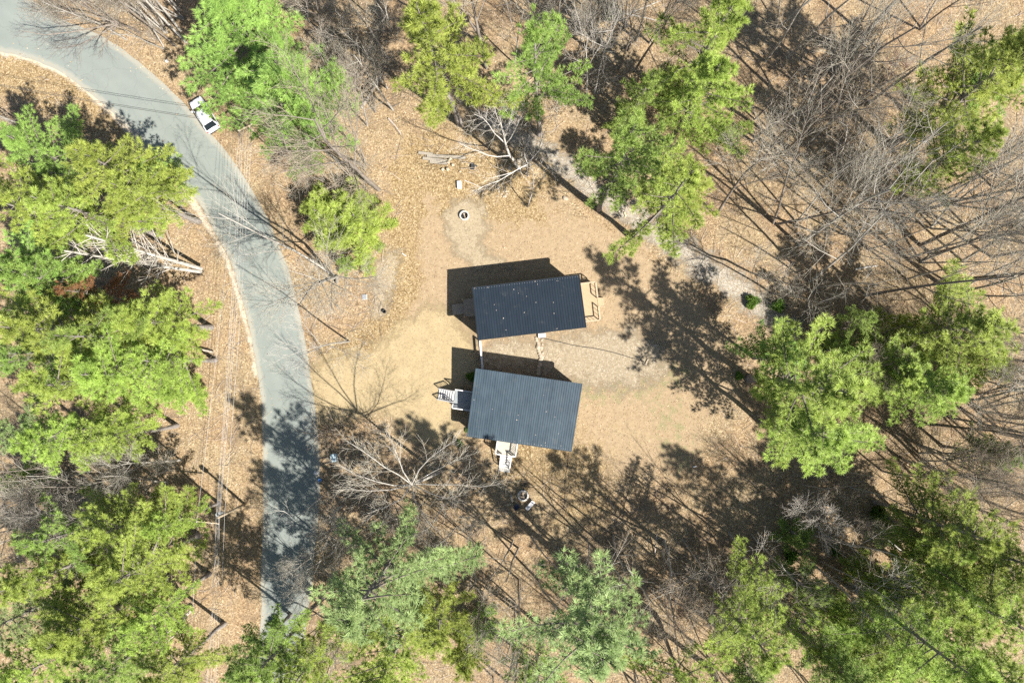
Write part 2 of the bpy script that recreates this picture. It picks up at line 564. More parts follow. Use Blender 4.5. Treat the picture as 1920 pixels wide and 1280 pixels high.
def poly_sd(x, y, poly):
    """signed distance (m), positive inside; poly in photo pixels"""
    P = np.array([W(*p)[:2] for p in poly])
    d = np.full(x.shape, 1e9)
    inside = np.zeros(x.shape, bool)
    n = len(P)
    for a in range(n):
        x0, y0 = P[a]; x1, y1 = P[(a + 1) % n]
        ex, ey = x1 - x0, y1 - y0
        t = np.clip(((x - x0) * ex + (y - y0) * ey) / (ex * ex + ey * ey + 1e-9), 0, 1)
        d = np.minimum(d, np.hypot(x - x0 - t * ex, y - y0 - t * ey))
        c = ((y0 > y) != (y1 > y))
        xi = x0 + (y - y0) * ex / (ey if abs(ey) > 1e-9 else 1e-9)
        inside ^= c & (x < xi)
    return np.where(inside, d, -d)


def line_d(x, y, pts):
    P = np.array([W(*p)[:2] for p in pts])
    d = np.full(x.shape, 1e9)
    for a in range(len(P) - 1):
        x0, y0 = P[a]; x1, y1 = P[a + 1]
        ex, ey = x1 - x0, y1 - y0
        t = np.clip(((x - x0) * ex + (y - y0) * ey) / (ex * ex + ey * ey + 1e-9), 0, 1)
        d = np.minimum(d, np.hypot(x - x0 - t * ex, y - y0 - t * ey))
    return d


def sm(d, w):
    return np.clip(0.5 + d / w, 0, 1)


ROAD_L = [(-400, 75), (-60, 88), (0, 97), (60, 110), (120, 140), (170, 175), (215, 215), (262, 262), (305, 310), (345, 345),
          (372, 385), (400, 430), (430, 480), (445, 530), (460, 580), (474, 640), (484, 700), (491, 770), (494, 850),
          (494, 950), (492, 1050), (488, 1150), (484, 1290), (476, 1420), (466, 1600)]
ROAD_R = [(-400, -110), (-60, -70), (0, -40), (50, -6), (100, 30), (150, 48), (195, 70), (240, 100), (290, 140), (330, 178),
          (372, 226), (408, 262), (436, 298), (458, 332), (482, 374), (508, 420), (530, 470), (550, 540), (565, 600), (578, 660),
          (586, 740), (594, 800), (600, 860), (602, 910), (598, 960), (591, 1020), (585, 1090), (576, 1180), (566, 1290),
          (556, 1420), (545, 1600)]
ROAD = ROAD_L + ROAD_R[::-1]
DRIVE = [(582, 702), (600, 680), (640, 668), (690, 664), (725, 632), (765, 596), (815, 570), (850, 590), (885, 635), (902, 690),
         (880, 722), (855, 790), (872, 818), (810, 838), (750, 790), (690, 770), (650, 788), (610, 792), (588, 780)]
YARD = [(902, 655), (960, 632), (1010, 640), (1090, 622), (1180, 618), (1240, 640), (1252, 700), (1180, 728), (1095, 722),
        (1000, 690), (905, 690)]
SAND2 = [(1100, 730), (1170, 735), (1235, 760), (1260, 820), (1235, 880), (1170, 890), (1130, 850), (1095, 800)]
PAD = [(835, 400), (850, 378), (885, 373), (905, 388), (914, 425), (900, 455), (925, 480), (960, 500), (900, 505), (862, 480), (838, 440)]
BERM = [(700, 505), (722, 478), (750, 465), (748, 520), (730, 560), (724, 592), (700, 590), (697, 545)]
PATH = [(900, 222), (950, 242), (1000, 268), (1050, 305), (1110, 352), (1190, 405), (1250, 450), (1300, 487),
        (1345, 515), (1400, 552), (1450, 590), (1500, 622)]
CLEAR = [(770, 300), (860, 335), (960, 345), (1060, 375), (1180, 450), (1290, 520), (1360, 620), (1400, 720), (1330, 800),
         (1300, 880), (1180, 900), (1060, 900), (960, 850), (880, 830), (800, 830), (760, 700), (740, 620), (760, 520), (770, 420)]
SWALE = [(770, 275), (768, 340), (765, 400), (762, 450), (752, 520), (742, 570), (726, 620), (690, 655), (640, 668)]


def zones(x, y):
    wob = (vnoise(x, y, 0.6, 3) - 0.5) * 2.2 + (vnoise(x, y, 1.7, 4) - 0.5) * 1.0
    sand = np.maximum(sm(poly_sd(x, y, DRIVE) + wob, 2.5) * 0.9, sm(poly_sd(x, y, SAND2) + wob * 1.5, 7.0) * 0.42)
    gold = sm(2.0 - line_d(x, y, SWALE) + wob, 2.2)
    gold = np.maximum(gold, sm(4.5 - line_d(x, y, [(800, 310), (880, 330), (960, 350)]) + wob * 1.5, 4) * 0.85)
    gold = np.maximum(gold, sm(5.0 - line_d(x, y, [(980, 850), (1060, 870), (1090, 930)]) + wob * 1.5, 5) * 0.6)
    gold = np.maximum(gold, sm(3.5 - line_d(x, y, [(0, 125), (100, 170), (200, 230), (250, 270)]) + wob, 3) * 0.75)
    grass = np.maximum(sm(2.5 - line_d(x, y, [(1090, 735), (1160, 730), (1255, 700)]) + wob, 3) * 0.5,
                       sm(3.0 - line_d(x, y, [(1250, 770), (1270, 850)]) + wob, 3) * 0.45)
    grass = np.maximum(grass, sm(2.0 - line_d(x, y, [(930, 520), (1010, 505)]) + wob, 3) * 0.3)
    bare = sm(poly_sd(x, y, CLEAR) + wob * 1.4, 4.0) * 0.85
    return sand, gold, grass, bare


# ------------------------------------------------------------------ the setting
def grid_ground():
    xs = np.concatenate([[-2500, -900, -350, -150, -95], np.arange(-66, 63, 0.42), [90, 150, 350, 900, 2500]])
    ys = np.concatenate([[-2500, -900, -350, -150, -75], np.arange(-41, 48, 0.42), [75, 150, 350, 900, 2500]])
    X, Y = np.meshgrid(xs, ys)
    nx, ny = len(xs), len(ys)
    v = np.stack([X.ravel(), Y.ravel(), np.zeros(nx * ny)], 1)
    i = np.arange(nx * ny).reshape(ny, nx)
    f = np.stack([i[:-1, :-1].ravel(), i[:-1, 1:].ravel(), i[1:, 1:].ravel(), i[1:, :-1].ravel()], 1)
    s, g, gr, b = zones(v[:, 0], v[:, 1])
    me = np_mesh('ground', v, f, M['ground'], np.stack([s, g, gr, b], 1))
    tag(link('ground', me), kind='structure')


grid_ground()


def sheet(name, poly, mat, z, feather=0.8, step=0.3, pad=1.2):
    P = np.array([W(*p)[:2] for p in poly])
    x0, y0 = P.min(0) - pad; x1, y1 = P.max(0) + pad
    xs = np.arange(x0, x1 + step, step); ys = np.arange(y0, y1 + step, step)
    X, Y = np.meshgrid(xs, ys)
    sd = poly_sd(X.ravel(), Y.ravel(), poly)
    nx = len(xs)
    i = np.arange(X.size).reshape(X.shape)
    f = np.stack([i[:-1, :-1].ravel(), i[:-1, 1:].ravel(), i[1:, 1:].ravel(), i[1:, :-1].ravel()], 1)
    keep = (sd[f] > -pad).all(1)
    f = f[keep]
    used = np.unique(f)
    remap = np.full(X.size, -1); remap[used] = np.arange(len(used))
    v = np.stack([X.ravel()[used], Y.ravel()[used], np.full(len(used), z)], 1)
    r = np.clip(0.5 + sd[used] / (2 * feather), 0, 1)
    cols = np.stack([r, r, r, np.ones_like(r)], 1)
    o = link(name, np_mesh(name, v, remap[f], mat, cols))
    return tag(o, kind='structure')


def strip_poly(line, wpx):
    P = [Vector((a, b)) for a, b in line]
    L, R = [], []
    for i, p in enumerate(P):
        d = (P[min(i + 1, len(P) - 1)] - P[max(i - 1, 0)]).normalized()
        n = Vector((-d.y, d.x))
        w = wpx[i] if hasattr(wpx, '__len__') else wpx
        L.append(tuple(p + n * w)); R.append(tuple(p - n * w))
    return L + R[::-1]


sheet('driveway', DRIVE, M['driveway'], 0.008, 1.4)
sheet('gravel_yard', YARD, M['gravel'], 0.012, 2.0, pad=2.4)
sheet('gravel_pad', PAD, M['pad_gravel'], 0.008, 1.1, pad=1.5)
sheet('gravel_berm', BERM, M['gravel'], 0.008, 1.2, pad=1.6)
sheet('gravel_path', strip_poly(PATH, [12, 14, 14, 15, 16, 18, 20, 22, 22, 22, 20, 16]), M['path'], 0.008, 1.5, pad=1.8)


def ribbon(name, L, R, mat, z, n_across=14, jitter=0.10, sub=6):
    """road surface: edges are polylines in photo pixels, red = distance in from the nearer edge"""
    def dense(line):
        P = np.array([W(*p)[:2] for p in line])
        seg = np.r_[0, np.cumsum(np.hypot(*np.diff(P, axis=0).T))]
        t = np.linspace(0, seg[-1], 320)
        out = np.stack([np.interp(t, seg, P[:, k]) for k in (0, 1)], 1)
        k = np.ones(7) / 7
        for _ in range(2):
            for c in (0, 1):
                pd = np.pad(out[:, c], 3, mode='edge')
                out[:, c] = np.convolve(pd, k, 'valid')
        return out
    a, b = dense(L), dense(R)
    rr = np.random.RandomState(5)
    jt = lambda: np.convolve(rr.randn(320 + 8), np.ones(9) / 9, 'valid')[:, None] * jitter * 2.2
    dvec = (b - a) / np.linalg.norm(b - a, axis=1)[:, None]
    a = a + dvec * jt(); b = b + dvec * jt()
    us = np.linspace(0, 1, n_across)
    v = (a[:, None, :] * (1 - us[None, :, None]) + b[:, None, :] * us[None, :, None])
    wdt = np.linalg.norm(b - a, axis=1)[:, None]
    dist = np.minimum(us, 1 - us)[None, :] * wdt
    red = np.clip(dist / 1.3, 0, 1)
    crown = z + 0.0 * dist
    v = np.concatenate([v, crown[:, :, None]], 2).reshape(-1, 3)
    i = np.arange(len(v)).reshape(320, n_across)
    f = np.stack([i[:-1, :-1].ravel(), i[:-1, 1:].ravel(), i[1:, 1:].ravel(), i[1:, :-1].ravel()], 1)
    red = red.ravel()
    me = np_mesh(name, v, f, mat, np.stack([red, np.tile(us, 320), red, np.ones_like(red)], 1))
    return tag(link(name, me), kind='structure')


ribbon('road', ROAD_L, ROAD_R, M['road'], 0.03)
sheet('road_shoulder', strip_poly([(-60, 85), (0, 94), (60, 107), (120, 136), (170, 172), (213, 214), (258, 262), (300, 311), (338, 346),
                                   (366, 386), (395, 432), (424, 482), (440, 532), (455, 582), (470, 642), (480, 705)],
                                  [9, 9, 9, 8, 8, 8, 7, 7, 6, 6, 5, 5, 4, 4, 3, 3]), M['shoulder'], 0.016, 0.35, 0.2)


# ------------------------------------------------------------------ fallen leaves and sticks (nobody could count them)
def leaves():
    r = np.random.RandomState(11)
    n = 210000
    x = r.uniform(-64, 60, n); y = r.uniform(-39, 45, n)
    s, g, gr, b = zones(x, y)
    rd = poly_sd(x, y, ROAD)
    dens = 0.75 - 0.66 * s - 0.32 * b + 0.6 * g
    dens *= 0.5 + 0.9 * vnoise(x, y, 0.35, 8)
    dens = np.where(poly_sd(x, y, PAD) > 0, 0.06, dens)
    dens = np.where(poly_sd(x, y, YARD) > 0, 0.14, dens)
    dens = np.where(rd > 0, 0.42 * np.exp(-rd / 0.55) + 0.008, dens)
    k = r.rand(n) < dens
    x, y, g, rd = x[k], y[k], g[k], rd[k]
    n = len(x)
    z = np.where(rd > -0.3, 0.042, 0.022) + r.rand(n) * 0.03
    L = r.uniform(0.035, 0.085, n); Wd = L * r.uniform(0.45, 0.8, n)
    a = r.uniform(0, 2 * np.pi, n)
    d = np.stack([np.cos(a), np.sin(a), r.uniform(-0.35, 0.35, n)], 1)
    e = np.stack([-np.sin(a), np.cos(a), r.uniform(-0.45, 0.45, n)], 1)
    c = np.stack([x, y, z], 1)
    q = np.stack([c - d * L[:, None], c + e * Wd[:, None], c + d * L[:, None], c - e * Wd[:, None]], 1)
    lo = np.where(rd > -0.3, 0.034, 0.006)[:, None]
    q[:, :, 2] = np.maximum(q[:, :, 2], lo)
    f = np.arange(n * 4).reshape(n, 4)
    pal = np.array([(0.38, 0.28, 0.155), (0.32, 0.215, 0.115), (0.48, 0.385, 0.25), (0.23, 0.15, 0.09), (0.36, 0.245, 0.145), (0.30, 0.18, 0.105)])
    pal_g = np.array([(0.40, 0.295, 0.135), (0.34, 0.235, 0.10), (0.48, 0.38, 0.22), (0.22, 0.14, 0.06)])
    ci = pal[r.choice(6, n, p=[0.25, 0.22, 0.15, 0.15, 0.15, 0.08])]
    cg = pal_g[r.randint(0, 4, n)]
    ci = np.where((r.rand(n) < g)[:, None], cg, ci) * r.uniform(0.8, 1.15, (n, 1))
    cols = np.concatenate([np.repeat(ci, 4, 0), np.ones((n * 4, 1))], 1)
    o = link('fallen_leaves', np_mesh('fallen_leaves', q.reshape(-1, 3), f, M['leaf'], cols))
    tag(o, 'dry tan and brown leaves scattered over the woodland floor', 'leaves', kind='stuff')


leaves()


def sticks():
    r = random.Random(21)
    rn = np.random.RandomState(21)
    mb = MB()
    mb.col = (1, 1, 1, 1)
    n = 9000
    x = rn.uniform(-62, 58, n); y = rn.uniform(-37, 43, n)
    ok = (poly_sd(x, y, ROAD) < -0.6) & (poly_sd(x, y, CLEAR) < -0.5) & (poly_sd(x, y, DRIVE) < -0.5)
    ok &= (vnoise(x, y, 0.22, 9) > 0.34)
    for X, Y in zip(x[ok], y[ok]):
        L = r.uniform(0.5, 2.6); a = r.uniform(0, 6.28)
        rad = r.uniform(0.008, 0.028)
        w = r.uniform(0.10, 0.40)
        mb.col = (w * 1.1, w * 0.93, w * 0.78, 1)
        b = r.uniform(-0.25, 0.25)
        p = [(X, Y, 0.03), (X + L * 0.5 * math.cos(a) - b * math.sin(a), Y + L * 0.5 * math.sin(a) + b * math.cos(a), 0.05 + r.uniform(0, 0.15)),
             (X + L * math.cos(a), Y + L * math.sin(a), 0.03 + r.uniform(0, 0.25))]
        mb.tube(p, [rad, rad * 0.8, rad * 0.4], 3, cap=False)
    o = mb.build('fallen_sticks', M['leaf'])
    tag(o, 'thin dead sticks strewn over the woodland floor', 'sticks', kind='stuff')


sticks()


# ------------------------------------------------------------------ white pines
def unit(a):
    return a / (np.linalg.norm(a, axis=-1, keepdims=True) + 1e-9)


def tufts(rn, cen, axis, shade, blades=20, l0=0.26, l1=0.58, w0=0.018, w1=0.033):
    """needle tufts: slim blades fanning out of every centre, most of them lying flat like a pine spray"""
    n = len(cen)
    c = np.repeat(cen, blades, 0); a = np.repeat(axis, blades, 0); s = np.repeat(shade, blades, 0)
    m = n * blades
    d = unit(a * 0.95 + unit(rn.randn(m, 3)) * np.array([1, 1, 0.6]) + np.array([0, 0, 0.16]))
    L = rn.uniform(l0, l1, m)[:, None]
    w = rn.uniform(w0, w1, m)[:, None]
    nrm = unit(np.array([0, 0, 0.9]) + a * 0.2 + unit(rn.randn(m, 3)) * 0.42)
    side = unit(np.cross(d, nrm))
    p0 = c - side * w - d * 0.04
    p1 = c + side * w - d * 0.04
    p2 = c + d * L
    v = np.stack([p0, p1, p2], 1).reshape(-1, 3)
    f = np.arange(m * 3).reshape(m, 3)
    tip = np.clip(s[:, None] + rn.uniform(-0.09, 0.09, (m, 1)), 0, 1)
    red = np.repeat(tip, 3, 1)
    dead = np.repeat((rn.rand(m, 1) < 0.02) * 0.7, 3, 1)
    cols = np.stack([red, dead, red, np.ones_like(red)], 2).reshape(-1, 4)
    return v, f, cols


def pine_variant(seed, H=24.0, R=4.5, base=0.36, step=0.42, fill=1.0, thin=0.1, asym=1.0, arch=0.0):
    rn = np.random.RandomState(seed)
    zz = np.linspace(0, H, 9)
    tx = np.cumsum(rn.randn(9) * 0.10); ty = np.cumsum(rn.randn(9) * 0.10)
    tx -= tx[0]; ty -= ty[0]
    rad = lambda z: 0.30 * (1 - z / H) ** 0.8 + 0.03
    at = lambda z: np.array([np.interp(z, zz, tx), np.interp(z, zz, ty), z])
    tm = MB()
    tm.tube([at(z) for z in zz], [rad(z) * (1.35 if i == 0 else 1) for i, z in enumerate(zz)], 8, cap=False)
    ph = rn.uniform(0, 6.28, 4)
    lobe = lambda a: 1 + asym * (0.24 * math.cos(a - ph[0]) + 0.17 * math.cos(2 * a - ph[1]) + 0.13 * math.cos(3 * a - ph[2]))
    bm_ = MB()
    V, F, K = [], [], []
    off = 0
    # dead snags on the bare part of the stem
    for z in np.arange(base * H * 0.35, base * H, 0.9):
        for _ in range(rn.randint(1, 4)):
            a = rn.uniform(0, 6.28); L = rn.uniform(0.4, 1.9)
            p = at(z)
            bm_.tube([p, p + np.array([math.cos(a) * L * .6, math.sin(a) * L * .6, -0.05]), p + np.array([math.cos(a + .2) * L, math.sin(a + .2) * L, 0.1 - 0.1 * L])],
                     [0.035, 0.022, 0.008], 3, cap=False)
    z = base * H
    while z < H - 0.5:
        t = (z - base * H) / (H * (1 - base))
        prof = 1.15 * (0.66 + 0.34 * min(1, t / 0.2)) * (1 - t) ** 0.82 + 0.07
        nb = rn.randint(4, 7)
        a0 = rn.uniform(0, 6.28)
        for k in range(nb):
            if rn.rand() < thin:
                continue
            a = a0 + 6.283 * k / nb + rn.uniform(-0.35, 0.35)
            L = R * prof * lobe(a) * rn.uniform(0.55, 1.3)
            if L < 0.35:
                continue
            elev = math.radians(-6 + 50 * t ** 1.6 + rn.uniform(-7, 9)) - arch * 0.25
            n = 5
            s = np.linspace(0, 1, n)
            bend = rn.uniform(-0.3, 0.3)
            ang = a + bend * s
            o = at(z)
            curve = (0.10 - arch * 0.25) * L
            pts = np.stack([o[0] + np.cos(ang) * s * L * math.cos(elev), o[1] + np.sin(ang) * s * L * math.cos(elev),
                            o[2] + s * L * math.sin(elev) + curve * s * s], 1)
            r0 = 0.018 + 0.015 * L
            bm_.tube(pts, [r0 * (1 - 0.8 * q) for q in s], 4, cap=False)
            # side shoots lie in a flat spray along the outer part of the branch
            ns = max(3, int(L * 0.74 / step))
            cen, ax, sh = [], [], []
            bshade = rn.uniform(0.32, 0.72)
            for q in np.linspace(0.26, 0.98, ns):
                p = np.array([np.interp(q, s, pts[:, i]) for i in range(3)])
                ca = a + bend * q
                for sg in (-1, 1):
                    if rn.rand() > fill:
                        continue
                    sl = (0.20 + 0.27 * L * (1 - 0.86 * q) * (0.35 + q)) * rn.uniform(0.7, 1.25)
                    sa = ca + sg * math.radians(rn.uniform(30, 52))
                    dv = np.array([math.cos(sa), math.sin(sa), rn.uniform(-0.02, 0.30)])
                    m = max(2, int(sl / 0.30) + 1)
                    u = np.linspace(0.12, 1, m)[:, None]
                    cc = p + dv * (u * sl) + rn.randn(m, 3) * np.array([0.05, 0.05, 0.045])
                    cen.append(cc); ax.append(np.repeat(unit(dv)[None], m, 0))
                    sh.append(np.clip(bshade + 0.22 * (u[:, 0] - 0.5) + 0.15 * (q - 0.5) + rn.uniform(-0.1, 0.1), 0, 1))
            tipd = unit(pts[-1] - pts[-2])
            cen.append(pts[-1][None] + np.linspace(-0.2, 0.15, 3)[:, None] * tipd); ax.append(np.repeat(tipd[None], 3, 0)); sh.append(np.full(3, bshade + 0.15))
            v, f, c = tufts(rn, np.concatenate(cen), np.concatenate(ax), np.concatenate(sh))
            V.append(v); F.append(f + off); K.append(c); off += len(v)
        z += rn.uniform(0.8, 1.35) * (1.0 if t < 0.75 else 0.62)
    return tm, bm_, np.concatenate(V), np.concatenate(F), np.concatenate(K)


PINES = {}


def pine_meshes(key, mat, **kw):
    if key not in PINES:
        tm, bm_, V, F, K = pine_variant(**kw)
        to = tm.build('trunk', M['pine_bark'], smooth=True).data
        bo = bm_.build('branches', M['branch_bark']).data
        for o in [o for o in C.objects if o.data in (to, bo)]:
            bpy.data.objects.remove(o)
        PINES[key] = dict(trunk=to, branches=bo, V=V, F=F, K=K, crown={})
    d = PINES[key]
    if mat not in d['crown']:
        if d['crown']:
            me = next(iter(d['crown'].values())).copy()
            me.materials[0] = M[mat]
        else:
            me = np_mesh('crown', d['V'], d['F'], M[mat], d['K'])
        d['crown'][mat] = me
    return d


VAR = {
    'a': dict(seed=1, base=0.42, fill=0.95, thin=0.12),
    'b': dict(seed=2, base=0.36, fill=0.9, thin=0.16, asym=1.3),
    'c': dict(seed=3, base=0.45, fill=0.95, thin=0.22, asym=1.2),
    'd': dict(seed=4, base=0.30, fill=1.0, thin=0.10),
    'e': dict(seed=5, base=0.40, fill=0.85, thin=0.25, asym=1.5),
    'f': dict(seed=6, base=0.48, fill=0.95, thin=0.18, asym=1.2),
    'g': dict(seed=7, base=0.35, fill=0.9, thin=0.14, asym=0.8),
    'h': dict(seed=8, base=0.50, fill=0.9, thin=0.28, asym=1.6),
    'i': dict(seed=9, base=0.30, fill=1.0, thin=0.05, asym=0.9, arch=0.6),
    'j': dict(seed=10, base=0.12, fill=1.0, thin=0.05, H=7, R=3.2, step=0.30, asym=0.7),
    'l': dict(seed=14, base=0.06, fill=1.0, thin=0.0, H=7, R=3.2, step=0.26, asym=0.35),
    'k': dict(seed=12, base=0.40, fill=0.95, thin=0.15, asym=1.4),
}
MATS = {'y': 'pine_yellow', 'g': 'pine_green', 'b': 'pine_blue', 'd': 'dead_needles'}
PINE_GROUP = 'tall pines around the clearing'
pr = random.Random(77)
TREE_XY = []
CROWNS = []


def pine(mode, x, y, h, rpx, mat, var, label, rz=None, group=PINE_GROUP, lean=(0, 0)):
    k = VAR[var]
    H0, R0 = k.get('H', 24.0), k.get('R', 4.5)
    zc = 0.72 * h
    p = W(x, y, zc) if mode == 'c' else W(x, y, 0)
    R = rpx / PPM * (1 - zc / CAM_H)
    d = pine_meshes(var, MATS[mat], **k)
    t = empty('pine_tree', (p.x, p.y, 0), pr.uniform(0, 6.28) if rz is None else rz)
    t.rotation_euler = (math.radians(lean[0] + pr.uniform(-1.5, 1.5)), math.radians(lean[1] + pr.uniform(-1.5, 1.5)), t.rotation_euler[2])
    s = R / R0
    t.scale = (s, s, h / H0)
    tag(t, label, 'tree', group)
    link('trunk', d['trunk'], t)
    tag(link('branches', d['branches'], t), kind='stuff')
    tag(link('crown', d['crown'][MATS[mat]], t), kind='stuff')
    TREE_XY.append((p.x, p.y, 0.8))
    kc = PPM / (1 - zc / CAM_H)
    if h > 12:
        CROWNS.append((NX + p.x * kc, NY - p.y * kc, rpx))
    return t


